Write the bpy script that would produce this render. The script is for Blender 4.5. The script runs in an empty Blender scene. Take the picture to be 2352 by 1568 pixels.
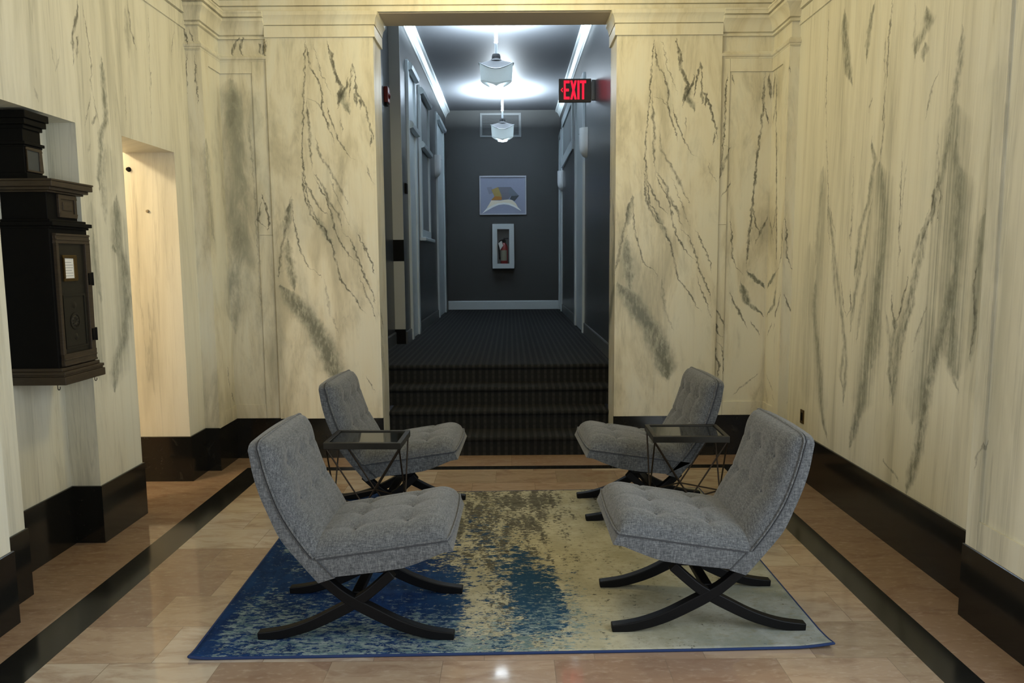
import bpy, bmesh, math, random
from mathutils import Vector, Matrix
random.seed(7)
S = bpy.context.scene
COL = S.collection
PI = math.pi

# ------------------------------------------------------------------ helpers
def lin(c):
    return tuple((x/12.92 if x <= .04045 else ((x+.055)/1.055)**2.4) for x in c)
def rgb(r, g, b):
    return lin((r/255., g/255., b/255.)) + (1.,)

class MB:
    """collects faces, then links them as ONE mesh object"""
    def __init__(s): s.v = []; s.f = []; s.m = []; s.mi = 0
    def add(s, vs, fs):
        o = len(s.v); s.v += [tuple(v) for v in vs]
        for f in fs: s.f.append([i+o for i in f]); s.m.append(s.mi)
        return s
    def box(s, x0, x1, y0, y1, z0, z1):
        v = [(x, y, z) for z in (z0, z1) for y in (y0, y1) for x in (x0, x1)]
        return s.add(v, [(0,2,3,1),(4,5,7,6),(0,1,5,4),(1,3,7,5),(3,2,6,7),(2,0,4,6)])
    def quad(s, a, b, c, d): return s.add([a,b,c,d], [(0,1,2,3)])
    def tube(s, pts, r, n=8, cap=True, radii=None):
        pts = [Vector(p) for p in pts]; vs = []; N = len(pts)
        up = None
        for i, p in enumerate(pts):
            t = (pts[min(i+1,N-1)]-pts[max(i-1,0)]).normalized()
            if up is None:
                up = Vector((0,0,1)) if abs(t.z) < .9 else Vector((1,0,0))
            a = up - t*up.dot(t)
            if a.length < 1e-4: a = Vector((0,1,0)).cross(t)
            a.normalize(); up = a; b = t.cross(a)
            rr = radii[i] if radii else r
            for k in range(n):
                q = 2*PI*k/n
                vs.append(p+a*rr*math.cos(q)+b*rr*math.sin(q))
        fs = [(i*n+k, i*n+(k+1)%n, (i+1)*n+(k+1)%n, (i+1)*n+k) for i in range(N-1) for k in range(n)]
        if cap: fs += [tuple(range(n-1,-1,-1)), tuple((N-1)*n+k for k in range(n))]
        return s.add(vs, fs)
    def lathe(s, prof, cx, cy, n=32, axis='z', a0=0., a1=2*PI):
        full = abs(a1-a0-2*PI) < 1e-6; m = n if full else n+1; vs = []
        for r, h in prof:
            for k in range(m):
                q = a0+(a1-a0)*k/n
                if axis == 'z': vs.append((cx+r*math.cos(q), cy+r*math.sin(q), h))
                elif axis == 'x': vs.append((h, cx+r*math.cos(q), cy+r*math.sin(q)))
                else: vs.append((cx+r*math.cos(q), h, cy+r*math.sin(q)))
        fs = []
        for i in range(len(prof)-1):
            for k in range(n):
                k2 = (k+1) % m
                fs.append((i*m+k, i*m+k2, (i+1)*m+k2, (i+1)*m+k))
        return s.add(vs, fs)
    def sweep(s, path, prof, close=True):
        """profile [(out,z)] along a plan polyline, room side on the right hand"""
        P = [Vector((p[0], p[1])) for p in path]; N = len(P); rows = []
        for i in range(N):
            ns = []
            for a, b in ((i-1, i), (i, i+1)):
                if a >= 0 and b < N:
                    d = (P[b]-P[a]).normalized(); ns.append(Vector((d.y, -d.x)))
            if len(ns) == 1: m = ns[0]
            else:
                m = (ns[0]+ns[1]); m = m/ (1+ns[0].dot(ns[1]))
            rows.append([(P[i].x+m.x*o, P[i].y+m.y*o, z) for o, z in prof])
        k = len(prof); vs = [v for r in rows for v in r]; fs = []
        kk = k if close else k-1
        for i in range(N-1):
            for j in range(kk):
                j2 = (j+1) % k
                fs.append((i*k+j, (i+1)*k+j, (i+1)*k+j2, i*k+j2))
        if close: fs += [tuple(range(k)), tuple((N-1)*k+j for j in range(k-1,-1,-1))]
        return s.add(vs, fs)
    def build(s, name, mat=None, parent=None, smooth=None, bevel=0, loc=None, seg=2):
        me = bpy.data.meshes.new(name); me.from_pydata(s.v, [], s.f)
        mats = mat if isinstance(mat, (list, tuple)) else [mat]
        for mm in mats:
            if mm: me.materials.append(mm)
        for p, i in zip(me.polygons, s.m): p.material_index = i
        bm = bmesh.new(); bm.from_mesh(me)
        bmesh.ops.remove_doubles(bm, verts=bm.verts, dist=1e-5)
        bmesh.ops.recalc_face_normals(bm, faces=bm.faces)
        if smooth is not None:
            for f in bm.faces: f.smooth = True
            for e in bm.edges:
                e.smooth = not (len(e.link_faces) != 2 or e.calc_face_angle(0) > math.radians(smooth))
        bm.to_mesh(me); bm.free()
        o = bpy.data.objects.new(name, me); COL.objects.link(o)
        if loc: o.location = loc
        if parent: o.parent = parent
        if bevel:
            b = o.modifiers.new('edge', 'BEVEL'); b.width = bevel; b.segments = seg; b.limit_method = 'ANGLE'; b.angle_limit = math.radians(35)
            b.harden_normals = False
        return o

def tag(o, label, cat, group=None, kind=None):
    o['label'] = label; o['category'] = cat
    if group: o['group'] = group
    if kind: o['kind'] = kind
    return o
def thing(name, label, cat, loc=(0,0,0), rotz=0, group=None):
    o = bpy.data.objects.new(name, None); COL.objects.link(o)
    o.empty_display_size = .1; o.location = loc; o.rotation_euler = (0,0,rotz)
    return tag(o, label, cat, group)
def struct(o): o['kind'] = 'structure'; return o
def copy_tree(o, parent=None):
    c = o.copy(); COL.objects.link(c)
    if parent: c.parent = parent
    for ch in [x for x in bpy.data.objects if x.parent == o]: copy_tree(ch, c)
    return c

# ------------------------------------------------------------------ materials
class NT:
    def __init__(s, name):
        s.mat = bpy.data.materials.new(name); s.mat.use_nodes = True
        s.t = s.mat.node_tree; s.t.nodes.clear()
        s.out = s.n('ShaderNodeOutputMaterial'); s.b = s.n('ShaderNodeBsdfPrincipled')
        s.l(s.b.outputs[0], s.out.inputs[0])
    def n(s, k, **kw):
        x = s.t.nodes.new(k)
        for a, b in kw.items(): setattr(x, a, b)
        return x
    def l(s, a, b): s.t.links.new(a, b)
    def put(s, sock, v):
        if hasattr(v, 'is_output') or hasattr(v, 'links'): s.l(v, sock)
        else: sock.default_value = v
    def math(s, op, a, b=None, c=None, clamp=False):
        x = s.n('ShaderNodeMath', operation=op, use_clamp=clamp); s.put(x.inputs[0], a)
        if b is not None: s.put(x.inputs[1], b)
        if c is not None: s.put(x.inputs[2], c)
        return x.outputs[0]
    def noise(s, vec, scale=5, detail=4, rough=.5, dist=0, out=0):
        x = s.n('ShaderNodeTexNoise'); s.l(vec, x.inputs['Vector'])
        x.inputs['Scale'].default_value = scale; x.inputs['Detail'].default_value = detail
        x.inputs['Roughness'].default_value = rough; x.inputs['Distortion'].default_value = dist
        return x.outputs[out]
    def mapping(s, vec, sc=(1,1,1), loc=(0,0,0), rot=(0,0,0)):
        x = s.n('ShaderNodeMapping'); s.l(vec, x.inputs[0]); x.inputs['Scale'].default_value = sc
        x.inputs['Location'].default_value = loc; x.inputs['Rotation'].default_value = rot
        return x.outputs[0]
    def mix(s, fac, a, b, mode='MIX'):
        x = s.n('ShaderNodeMix', data_type='RGBA', blend_type=mode); s.put(x.inputs[0], fac)
        s.put(x.inputs[6], a); s.put(x.inputs[7], b); return x.outputs[2]
    def smooth(s, v, a, b, lo=0., hi=1.):
        x = s.n('ShaderNodeMapRange', interpolation_type='SMOOTHSTEP'); s.put(x.inputs[0], v)
        x.inputs[1].default_value = a; x.inputs[2].default_value = b
        x.inputs[3].default_value = lo; x.inputs[4].default_value = hi; return x.outputs[0]
    def pos(s): return s.n('ShaderNodeNewGeometry').outputs['Position']
    def obj(s): return s.n('ShaderNodeTexCoord').outputs['Object']
    def xyz(s, v):
        x = s.n('ShaderNodeSeparateXYZ'); s.l(v, x.inputs[0]); return x.outputs
    def comb(s, x, y, z):
        c = s.n('ShaderNodeCombineXYZ')
        for i, v in enumerate((x, y, z)): s.put(c.inputs[i], v)
        return c.outputs[0]
    def set(s, **kw):
        for k, v in kw.items(): s.put(s.b.inputs[k.replace('_', ' ')], v)
    def bump(s, h, st=.2, d=.01):
        x = s.n('ShaderNodeBump'); x.inputs['Strength'].default_value = st; x.inputs['Distance'].default_value = d
        s.l(h, x.inputs['Height']); s.l(x.outputs[0], s.b.inputs['Normal'])

def plain(name, col, rough=.5, metal=0., spec=.5, emit=None, es=0., var=.06, scale=30, bump=0):
    m = NT(name); v = m.obj()
    f = m.noise(v, scale, 3)
    a = tuple(c*(1-var) for c in col[:3])+(1,); b = tuple(min(1, c*(1+var)) for c in col[:3])+(1,)
    m.set(Base_Color=m.mix(f, a, b), Roughness=rough, Metallic=metal)
    m.b.inputs['Specular IOR Level'].default_value = spec
    if emit: m.b.inputs['Emission Color'].default_value = emit; m.b.inputs['Emission Strength'].default_value = es
    if bump: m.bump(f, bump, .004)
    return m.mat

CREAM = (.75, .685, .515, 1); WHITE = (.75, .735, .62, 1); GREY = (.31, .32, .255, 1); DARK = (.055, .057, .042, 1)
def marble(name, plane, u0, u1, veins=(), cloud=.5, fine=.5, tilt=0., mirror=None, rough=.32, seed=0., uoff=0., brk=0., va=.85, zs=.5):
    """polished veined marble; u runs along the wall, z up; traced veins plus bedding streaks"""
    m = NT(name); X, Y, Z = m.xyz(m.pos())
    long_ = zs < .3
    if plane == 'x':  u = m.math('ADD', Y, m.math('MULTIPLY', X, .83))
    else:             u = m.math('ADD', X, m.math('MULTIPLY', Y, .83))
    u = m.math('ADD', u, uoff)
    uu = u
    if mirror: uu = m.math('PINGPONG', m.math('SUBTRACT', u, mirror[0]), mirror[1])
    us = m.math('ADD', uu, m.math('MULTIPLY', Z, tilt))
    # bedding: clouds and streaks drawn out upwards
    vC = m.comb(m.math('MULTIPLY', us, 2.6), seed, m.math('MULTIPLY', Z, 1.1*zs))
    c1 = m.noise(vC, 1.5, 5, .6, .6)
    vF = m.comb(m.math('MULTIPLY', us, 38.), seed+3, m.math('MULTIPLY', Z, .5*zs))
    c2 = m.noise(vF, 1.3, 4, .6, .3)
    vT = m.comb(m.math('MULTIPLY', us, 7.), seed+7, m.math('MULTIPLY', Z, 1.2*zs))
    ridge = m.math('ABSOLUTE', m.math('SUBTRACT', m.noise(vT, 1.2, 6, .62, .9), .5))
    thin = m.smooth(ridge, 0., .022, 1., 0.)
    col = m.mix(m.math('MULTIPLY', m.smooth(c1, .35, .7), .45 if long_ else 1.), WHITE, CREAM)
    c3 = m.noise(m.comb(m.math('MULTIPLY', us, 5.5), seed+11, m.math('MULTIPLY', Z, 2.6*zs)), 1.5, 6, .68, .5)
    col = m.mix(m.math('MULTIPLY', m.smooth(c1, .46, .74), cloud), col, GREY)
    col = m.mix(m.math('MULTIPLY', m.smooth(c3, .48, .78), cloud*.65), col, (.23,.24,.185,1))
    col = m.mix(m.math('MULTIPLY', m.smooth(c2, .52, .82), .34*fine), col, (.30, .315, .275, 1))
    col = m.mix(m.math('MULTIPLY', m.math('MULTIPLY', thin, m.smooth(c1, .38, .66)), .45*fine), col, (.16,.165,.13,1))
    if veins:
        vp = m.comb(u, 0., Z)
        d1 = m.math('MULTIPLY', m.math('SUBTRACT', m.noise(vp, 15, 2), .5), .040)
        d2 = m.math('MULTIPLY', m.math('SUBTRACT', m.noise(m.mapping(vp, (1,1,.6)), 48, 2), .5), .034)
        ud = m.math('ADD', u, m.math('ADD', d1, d2))
        un = m.math('DIVIDE', m.math('SUBTRACT', ud, u0), u1-u0)
        zj = m.math('ADD', Z, m.math('MULTIPLY', m.math('SUBTRACT', m.noise(vp, 30, 2), .5), .03))
        t = m.math('DIVIDE', m.math('SUBTRACT', zj, .2), 3.6)
        tot = None; soft = None; tint = None
        for w, st, fl in veins:
            pts = sorted([(fl[i+1], fl[i]) for i in range(0, len(fl), 2)])
            zs = [(z-.2)/3.6 for z, _ in pts]; uv = [(p-u0)/(u1-u0) for _, p in pts]
            fc = m.n('ShaderNodeFloatCurve'); cu = fc.mapping.curves[0]
            P = [(0., uv[0])]+list(zip(zs, uv))+[(1., uv[-1])]
            cu.points[0].location = P[0]; cu.points[1].location = P[-1]
            for q in P[1:-1]: cu.points.new(q[0], q[1])
            for q in cu.points: q.handle_type = 'VECTOR'
            fc.mapping.update(); m.l(t, fc.inputs['Value'])
            d = m.math('ABSOLUTE', m.math('SUBTRACT', un, fc.outputs[0]))
            fw = m.n('ShaderNodeFloatCurve'); cw = fw.mapping.curves[0]
            e = min(.03, (zs[-1]-zs[0])*.3)
            Q = [(0., 0.), (max(.001, zs[0]-.004), 0.), (zs[0]+e, 1.), (zs[-1]-e, 1.), (min(.999, zs[-1]+.004), 0.), (1., 0.)]
            cw.points[0].location = Q[0]; cw.points[1].location = Q[-1]
            for q in Q[1:-1]: cw.points.new(q[0], q[1])
            for q in cw.points: q.handle_type = 'VECTOR'
            fw.mapping.update(); m.l(t, fw.inputs['Value'])
            # 1 at the vein's centre, 0 at its border
            k = m.math('SUBTRACT', 1., m.math('DIVIDE', d, m.math('MAXIMUM', m.math('MULTIPLY', fw.outputs[0], w*(1.45 if w > .024 else .95)/(u1-u0)), 1e-5)), clamp=True)
            k = m.math('MULTIPLY', k, st)
            if w >= .1: tint = k if tint is None else m.math('MAXIMUM', tint, k); continue
            if w > .024: soft = k if soft is None else m.math('MAXIMUM', soft, k)
            else: tot = k if tot is None else m.math('MAXIMUM', tot, k)
        sp = m.noise(m.mapping(vp, (1,1,.35)), 42, 5, .7)
        sp2 = m.noise(m.mapping(vp, (1,1,.5)), 9, 3, .6)
        if tint is not None:
            a = m.math('MULTIPLY', m.smooth(tint, 0., .8), m.smooth(m.math('ADD', c2 if long_ else c3, m.math('MULTIPLY', sp2, .35)), .42, .85))
            col = m.mix(m.math('MULTIPLY', a, 1., clamp=True), col, (.255,.265,.21,1))
        if soft is not None:
            a = m.math('MULTIPLY', m.smooth(soft, 0., .75), m.smooth(m.math('ADD', sp, m.math('MULTIPLY', sp2, .5)), .50+brk, .90+brk))
            col = m.mix(m.math('MULTIPLY', a, 1.25, clamp=True), col, (.125, .13, .10, 1))
            b = m.math('MULTIPLY', m.smooth(soft, 0., .6), .38)
            col = m.mix(b, col, GREY)
        if tot is not None:
            a = m.math('MULTIPLY', m.smooth(tot, .0, .7), m.smooth(m.math('ADD', sp, m.math('MULTIPLY', sp2, .6)), .50+brk, .90+brk))
            col = m.mix(m.math('MULTIPLY', a, va), col, DARK)
    m.set(Base_Color=col, Roughness=rough)
    m.b.inputs['Specular IOR Level'].default_value = .35
    return m.mat
# traced veins: (width, strength, [u, z, ...])
VP_=[(0.01,0.75,[1.148,3.378,1.131,3.153,1.118,2.927,1.105,2.748,1.092,2.588,1.088,2.487,1.101,2.306,1.13,2.102,1.204,1.968,1.226,1.917]),(0.012,0.8,[1.153,3.349,1.176,3.192,1.207,3.133,1.249,3.054,1.271,2.965,1.262,2.886,1.279,2.806,1.322,2.687,1.349,2.596]),(0.007,0.55,[1.203,3.368,1.236,3.26,1.257,3.162,1.3,3.054,1.342,2.965]),(0.022,1.0,[1.325,3.377,1.347,3.279,1.369,3.152,1.402,3.063,1.423,3.024,1.404,2.964,1.385,2.865]),(0.018,0.95,[1.472,3.092,1.463,3.033,1.424,2.974,1.395,2.885]),(0.035,0.6,[1.443,3.014,1.415,2.925,1.456,2.885,1.478,2.825]),(0.01,0.95,[1.511,3.195,1.493,3.063,1.476,2.924]),(0.02,1.0,[1.516,3.19,1.527,3.141]),(0.014,1.0,[1.533,3.131,1.536,2.983,1.567,2.944,1.599,2.884,1.622,2.784,1.655,2.684,1.667,2.614]),(0.02,0.8,[1.535,3.003,1.538,2.884]),(0.02,0.9,[1.572,2.953,1.569,2.864]),(0.012,0.7,[1.646,2.654,1.642,2.564]),(0.012,0.8,[1.303,2.866,1.336,2.746,1.379,2.636,1.422,2.556,1.464,2.485,1.506,2.465]),(0.018,0.6,[1.139,2.926,1.146,2.807,1.158,2.688,1.155,2.527,1.167,2.386]),(0.022,0.5,[1.204,2.647,1.216,2.527,1.259,2.446,1.301,2.395,1.354,2.294,1.408,2.182,1.451,2.1]),(0.022,0.6,[1.178,2.356,1.262,2.233,1.295,2.121,1.359,2.029,1.392,1.916]),(0.018,0.65,[1.107,2.285,1.17,2.153,1.224,2.06,1.276,2.019]),(0.014,0.55,[1.144,2.941,1.21,2.916,1.252,2.876,1.283,2.826]),(0.01,0.5,[1.6,2.413,1.622,2.332,1.665,2.271]),(0.03,0.5,[0.994,2.144,0.964,2.042,0.955,1.919]),(0.01,0.5,[1.407,2.766,1.419,2.686]),(0.014,0.75,[1.083,2.346,1.095,2.167,1.136,2.038,1.198,1.947,1.25,1.921,1.273,1.83,1.31,1.777,1.326,1.673,1.356,1.568,1.366,1.489,1.43,1.409,1.494,1.329,1.531,1.25,1.57,1.223]),(0.03,0.5,[1.175,2.037,1.212,1.96,1.26,1.856,1.31,1.777]),(0.012,0.8,[1.173,2.333,1.234,2.204,1.271,2.165,1.306,2.037,1.328,1.907,1.364,1.816,1.414,1.737,1.465,1.672,1.516,1.632]),(0.008,0.5,[1.302,2.306,1.374,2.126,1.435,1.971,1.459,1.919]),(0.012,0.75,[1.51,1.88,1.572,1.749,1.622,1.644,1.645,1.539]),(0.012,0.7,[1.38,1.894,1.456,1.828,1.493,1.737,1.529,1.619,1.565,1.514,1.627,1.381,1.645,1.302]),(0.012,0.7,[1.525,1.501,1.574,1.368,1.624,1.262,1.641,1.169]),(0.02,0.55,[0.991,2.167,0.961,2.078,0.935,1.923,0.904,1.806,0.871,1.623,0.853,1.519]),(0.012,0.65,[0.995,2.09,1.007,1.909,1.046,1.74,1.094,1.609,1.158,1.569,1.209,1.516]),(0.085,0.75,[0.877,1.453,0.977,1.333,1.065,1.2,1.141,1.106,1.191,1.012,1.24,0.891,1.276,0.769,1.299,0.647]),(0.04,0.6,[0.945,1.832,0.946,1.701,0.961,1.57,0.981,1.412]),(0.02,0.35,[1.234,1.49,1.255,1.331,1.277,1.198,1.339,1.064]),(0.012,0.6,[1.554,0.686,1.606,0.604,1.625,0.57]),(0.014,0.9,[1.701,1.25,1.748,1.159,1.795,1.069]),(0.014,0.9,[1.698,1.126,1.729,1.024,1.774,1.001]),(0.016,0.9,[1.696,0.979,1.71,0.842,1.746,0.774,1.743,0.659]),(0.012,0.8,[1.718,0.979,1.777,0.888,1.792,0.751,1.783,0.671]),(0.17,0.45,[0.911,1.962,0.925,1.675,0.979,1.359,1.103,1.146,1.227,0.904,1.285,0.647]),(0.12,0.3,[1.056,2.184,1.121,1.979,1.153,1.917])]
VA_=[(0.01,0.9,[1.752,3.106,1.742,2.724,1.732,2.498,1.718,2.308]),(0.013,0.95,[2.065,3.104,2.061,2.815,2.024,2.439,1.996,2.077,1.98,1.846,1.962,1.573]),(0.022,0.8,[2.1,3.103,2.121,2.908]),(0.012,0.7,[2.073,2.853,2.112,2.722]),(0.01,0.8,[1.824,1.963,1.842,1.652,1.894,1.554,1.934,1.515]),(0.014,0.7,[1.996,2.077,2.041,1.884,2.092,1.825]),(0.018,0.7,[2.126,1.98,2.025,1.768]),(0.025,0.9,[1.963,1.544,2.034,1.475,2.115,1.415]),(0.02,0.7,[1.83,1.358,1.903,1.219,1.986,1.079]),(0.03,0.75,[1.916,1.456,1.98,1.278,2.061,1.218,2.112,1.178]),(0.014,0.6,[2.015,1.119,2.087,1.019]),(0.018,0.5,[2.078,0.678,1.999,0.617,1.882,0.517]),(0.022,0.65,[1.741,2.555,1.799,2.535,1.744,2.403,1.699,2.27]),(0.014,0.8,[1.816,2.26,1.731,2.155]),(0.012,0.7,[1.804,3.096,1.824,3.04])]
VB_=[(0.016,0.85,[-2.002,2.187,-1.974,2.105,-1.949,1.96,-1.963,1.899]),(0.014,0.7,[-2.015,2.125,-2.042,1.982,-1.972,1.919]),(0.012,0.35,[-2.08,2.754,-2.062,2.472,-2.053,1.982,-2.042,1.272]),(0.014,0.8,[-2.352,0.567,-2.313,0.48]),(0.008,0.6,[-2.404,0.805,-2.383,0.589]),(0.05,0.35,[-2.19,3.014,-2.225,2.715]),(0.06,0.3,[-2.178,1.983,-2.26,1.568,-2.264,1.061]),(0.05,0.35,[-2.583,2.576,-2.572,2.211,-2.549,1.861,-2.521,1.799]),(0.2,0.6,[-2.207,3.093,-2.166,2.674,-2.143,2.269,-2.184,1.859,-2.29,1.167]),(0.1,0.4,[-2.339,2.915,-2.318,2.107,-2.338,1.274]),(0.01,0.9,[-2.697,3.192,-2.712,3.025,-2.715,2.877]),(0.01,0.8,[-2.649,3.191,-2.638,3.025,-2.636,2.839]),(0.014,0.8,[-2.705,3.375,-2.702,3.265]),(0.012,0.7,[-2.667,3.375,-2.649,3.283]),(0.02,0.9,[-2.13,3.407,-2.17,3.344,-2.186,3.286]),(0.02,0.9,[-2.102,3.406,-2.114,3.344,-2.112,3.286]),(0.016,0.8,[-1.965,3.37,-1.959,3.285]),(0.014,0.8,[-1.933,3.37,-1.932,3.285])]
VR_=[(0.01,0.55,[5.225,3.343,5.213,3.059,5.206,2.68,5.162,2.375,5.105,2.069,5.102,1.889,5.043,1.707]),(0.05,0.8,[4.974,3.239,4.959,3.079,4.922,2.958,4.886,2.838,4.814,2.733]),(0.03,0.75,[4.569,3.159,4.622,3.033,4.635,2.933,4.647,2.832]),(0.014,0.9,[4.358,3.098,4.379,2.91,4.386,2.665,4.411,2.399]),(0.06,0.65,[4.001,2.934,3.968,2.853,4.063,2.791,4.091,2.725]),(0.03,0.6,[3.991,2.753,4.001,2.684]),(0.018,0.6,[3.846,2.582,3.904,2.526,3.934,2.425,3.954,2.375]),(0.02,0.35,[4.12,3.018,4.087,2.688]),(0.03,0.5,[3.671,2.745,3.676,2.582,3.71,2.414,3.723,2.255,3.767,2.088,3.818,1.978,3.838,1.853,3.913,1.784]),(0.045,0.45,[3.67,2.237,3.682,2.137,3.63,2.046,3.626,1.858,3.63,1.687,3.608,1.541]),(0.014,0.8,[4.546,2.589,4.585,2.535]),(0.025,0.65,[4.535,2.358,4.479,2.225,4.509,2.093,4.532,1.989,4.63,1.811,4.643,1.701,4.674,1.523]),(0.01,0.6,[4.723,2.037,4.744,1.871,4.768,1.68]),(0.012,0.75,[4.169,2.233,4.166,2.009,4.164,1.793,4.142,1.674,4.163,1.595]),(0.025,0.5,[3.916,1.821,3.974,1.71,4.015,1.596]),(0.018,0.7,[3.795,2.064,3.84,1.962,3.868,1.837,3.939,1.71]),(0.014,0.6,[3.83,2.264,3.814,2.093,3.777,1.956,3.795,1.824]),(0.04,0.4,[4.398,2.163,4.337,1.953,4.327,1.748,4.336,1.522]),(0.03,0.35,[5.191,2.222,5.255,1.959,5.281,1.584]),(0.02,0.5,[5.071,2.007,5.032,1.886,4.97,1.812]),(0.025,0.45,[3.439,1.766,3.451,1.552]),(0.04,0.5,[5.269,1.484,5.284,1.262,5.192,1.049,5.118,0.81,5.1,0.622,5.036,0.489,4.96,0.391]),(0.012,0.8,[4.859,1.495,4.814,1.335,4.763,1.272]),(0.012,0.8,[4.722,1.447,4.709,1.316,4.757,1.272]),(0.05,0.6,[4.327,1.69,4.38,1.485,4.399,1.3,4.447,1.133,4.482,0.951,4.517,0.764,4.57,0.595,4.639,0.431]),(0.07,0.45,[4.341,1.34,4.371,1.141,4.407,0.987]),(0.012,0.85,[4.21,1.444,4.186,1.316,4.152,1.272]),(0.016,0.8,[4.044,1.541,4.092,1.38,4.138,1.285]),(0.03,0.9,[4.161,1.294,4.15,1.248]),(0.03,0.6,[4.147,1.26,4.178,1.116,4.187,0.972,4.13,0.862]),(0.025,0.55,[3.968,1.499,3.988,1.387,4.058,1.246,4.085,1.081]),(0.02,0.45,[3.85,1.395,3.914,1.259,3.964,1.142]),(0.05,0.65,[3.603,1.611,3.651,1.408,3.691,1.281,3.748,1.127,3.807,0.966,3.829,0.797,3.852,0.624,3.915,0.434,3.949,0.354]),(0.05,0.5,[3.604,1.36,3.607,1.228,3.604,1.105,3.562,1.03,3.526,0.995]),(0.022,0.6,[3.445,1.612,3.466,1.516,3.436,1.373,3.447,1.246,3.47,1.164]),(0.03,0.5,[4.818,1.227,4.761,1.097,4.815,0.872,4.745,0.774]),(0.03,0.4,[5.023,1.74,4.971,1.533,4.92,1.329]),(0.025,0.4,[4.608,1.706,4.645,1.527,4.66,1.397]),(0.03,0.5,[4.207,0.456,4.112,0.435,4.041,0.408]),(0.09,0.45,[3.639,1.286,3.625,1.143]),(0.014,0.5,[3.063,0.848,3.106,0.764,3.118,0.688]),(0.1,0.55,[5.214,2.272,5.202,1.749,5.272,1.274,5.151,0.807,5.051,0.538]),(0.13,0.7,[4.418,2.201,4.332,1.859,4.373,1.468,4.438,1.059,4.531,0.651]),(0.13,0.65,[3.682,2.383,3.715,2.046,3.747,1.717,3.78,1.376,3.852,1.015,3.923,0.758]),(0.16,0.7,[3.634,2.079,3.616,1.822,3.62,1.497,3.605,1.233,3.544,1.065]),(0.11,0.6,[3.419,1.852,3.449,1.503,3.456,1.165]),(0.2,0.45,[3.299,2.549,3.292,1.902,3.292,1.308,3.3,0.918]),(0.12,0.4,[5.396,1.753,5.352,1.105,5.351,0.574]),(0.028,0.5,[5.121,2.051,4.981,1.684,4.847,1.332,4.737,0.991,4.753,0.693]),(0.028,0.5,[4.49,1.999,4.572,1.68,4.663,1.4,4.703,1.169]),(0.035,0.55,[3.883,1.881,3.942,1.627,4.029,1.383,4.126,1.175,4.14,0.814]),(0.026,0.4,[4.504,1.572,4.569,1.35,4.606,1.122]),(0.03,0.4,[4.267,1.342,4.165,1.068,4.167,0.835]),(0.012,0.5,[4.424,2.96,4.388,2.375,4.426,2.176]),(0.008,0.4,[4.11,2.209,4.147,1.923,4.151,1.576]),(0.008,0.4,[4.749,2.298,4.748,1.964,4.741,1.568]),(0.014,0.5,[3.815,2.212,3.805,1.989,3.853,1.788])]
VL_=[(0.022,0.85,[4.322,3.114,4.312,3.029,4.273,2.962,4.246,2.885,4.249,2.818,4.241,2.747]),(0.014,0.7,[4.302,2.902,4.276,2.791]),(0.01,0.6,[4.366,3.115,4.398,2.964,4.417,2.807,4.404,2.646,4.357,2.529,4.31,2.414]),(0.01,0.6,[4.41,2.648,4.441,2.524,4.465,2.44]),(0.03,0.6,[4.537,2.86,4.54,2.713,4.54,2.602,4.54,2.491,4.474,2.405,4.455,2.255,4.42,2.139,4.418,2.065]),(0.018,0.65,[4.892,3.29,4.905,3.138,4.943,3.062,4.971,3.022]),(0.04,0.3,[4.856,3.247,4.864,3.063,4.866,2.954]),(0.01,0.6,[5.536,3.301,5.49,3.172,5.492,3.111]),(0.012,0.6,[5.146,2.92,5.144,2.828]),(0.008,0.4,[5.161,3.313,5.136,2.976,5.109,2.552]),(0.02,0.6,[4.433,2.508,4.392,2.45]),(0.01,0.4,[4.804,2.774,4.769,2.493]),(0.012,0.35,[4.048,2.809,4.064,2.676]),(0.012,0.4,[4.119,2.756,4.069,2.671]),(0.02,0.35,[3.872,2.528,3.902,2.484]),(0.02,0.3,[4.327,2.288,4.359,2.343]),(0.06,0.5,[4.605,2.056,4.569,1.771,4.646,1.652,4.663,1.407,4.586,1.168,4.481,1.06,4.435,0.874]),(0.04,0.35,[4.321,1.821,4.32,1.653,4.353,1.424]),(0.04,0.4,[4.51,2.345,4.46,2.112,4.463,1.884]),(0.03,0.6,[4.522,1.746,4.562,1.711]),(0.15,0.55,[4.576,2.007,4.631,1.531,4.601,1.289,4.435,0.874]),(0.12,0.4,[4.322,1.988,4.313,1.427,4.277,0.972]),(0.1,0.35,[4.554,2.352,4.56,2.052])]
M = {}
M['m_back_l'] = marble('marble_back_left', 'y', -2.75, -1.0, [(w, s, [c-(2.762 if i % 2 == 0 else 0) for i, c in enumerate(f)]) for w, s, f in VP_]+VB_, cloud=.56, fine=.40, zs=.6, uoff=-.83*6.06)
M['m_back_r'] = marble('marble_back_right', 'y', .8, 2.3, VP_+VA_, cloud=.56, fine=.40, zs=.6, uoff=-.83*6.06)
M['m_right'] = marble('marble_right', 'x', 2.7, 5.8, VR_, brk=.05, va=.85, cloud=.50, fine=.65, zs=.16, tilt=.02, uoff=-.83*2.18, seed=4.)
M['m_left'] = marble('marble_left', 'x', 3., 5.8, VL_, brk=.03, va=.85, cloud=.46, fine=.6, zs=.2, uoff=.83*2.42, seed=9.)
M['m_trim'] = marble('marble_moulding', 'y', 0, 1, (), cloud=.3, fine=.3, seed=14.)
M['m_soffit'] = plain('beige_plaster', (.60, .52, .40, 1), .6, var=.03)

def mat_black_marble():
    m = NT('black_marble'); v = m.pos()
    n = m.noise(v, 6, 6, .65, 1.5); n2 = m.noise(v, 60, 4)
    c = m.mix(m.smooth(n, .55, .75), (.010, .010, .009, 1), (.026, .026, .022, 1))
    c = m.mix(m.math('MULTIPLY', m.smooth(n2, .66, .72), .3), c, (.06, .058, .05, 1))
    m.set(Base_Color=c, Roughness=.14); m.b.inputs['Specular IOR Level'].default_value = .5
    return m.mat
M['black'] = mat_black_marble()

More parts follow.
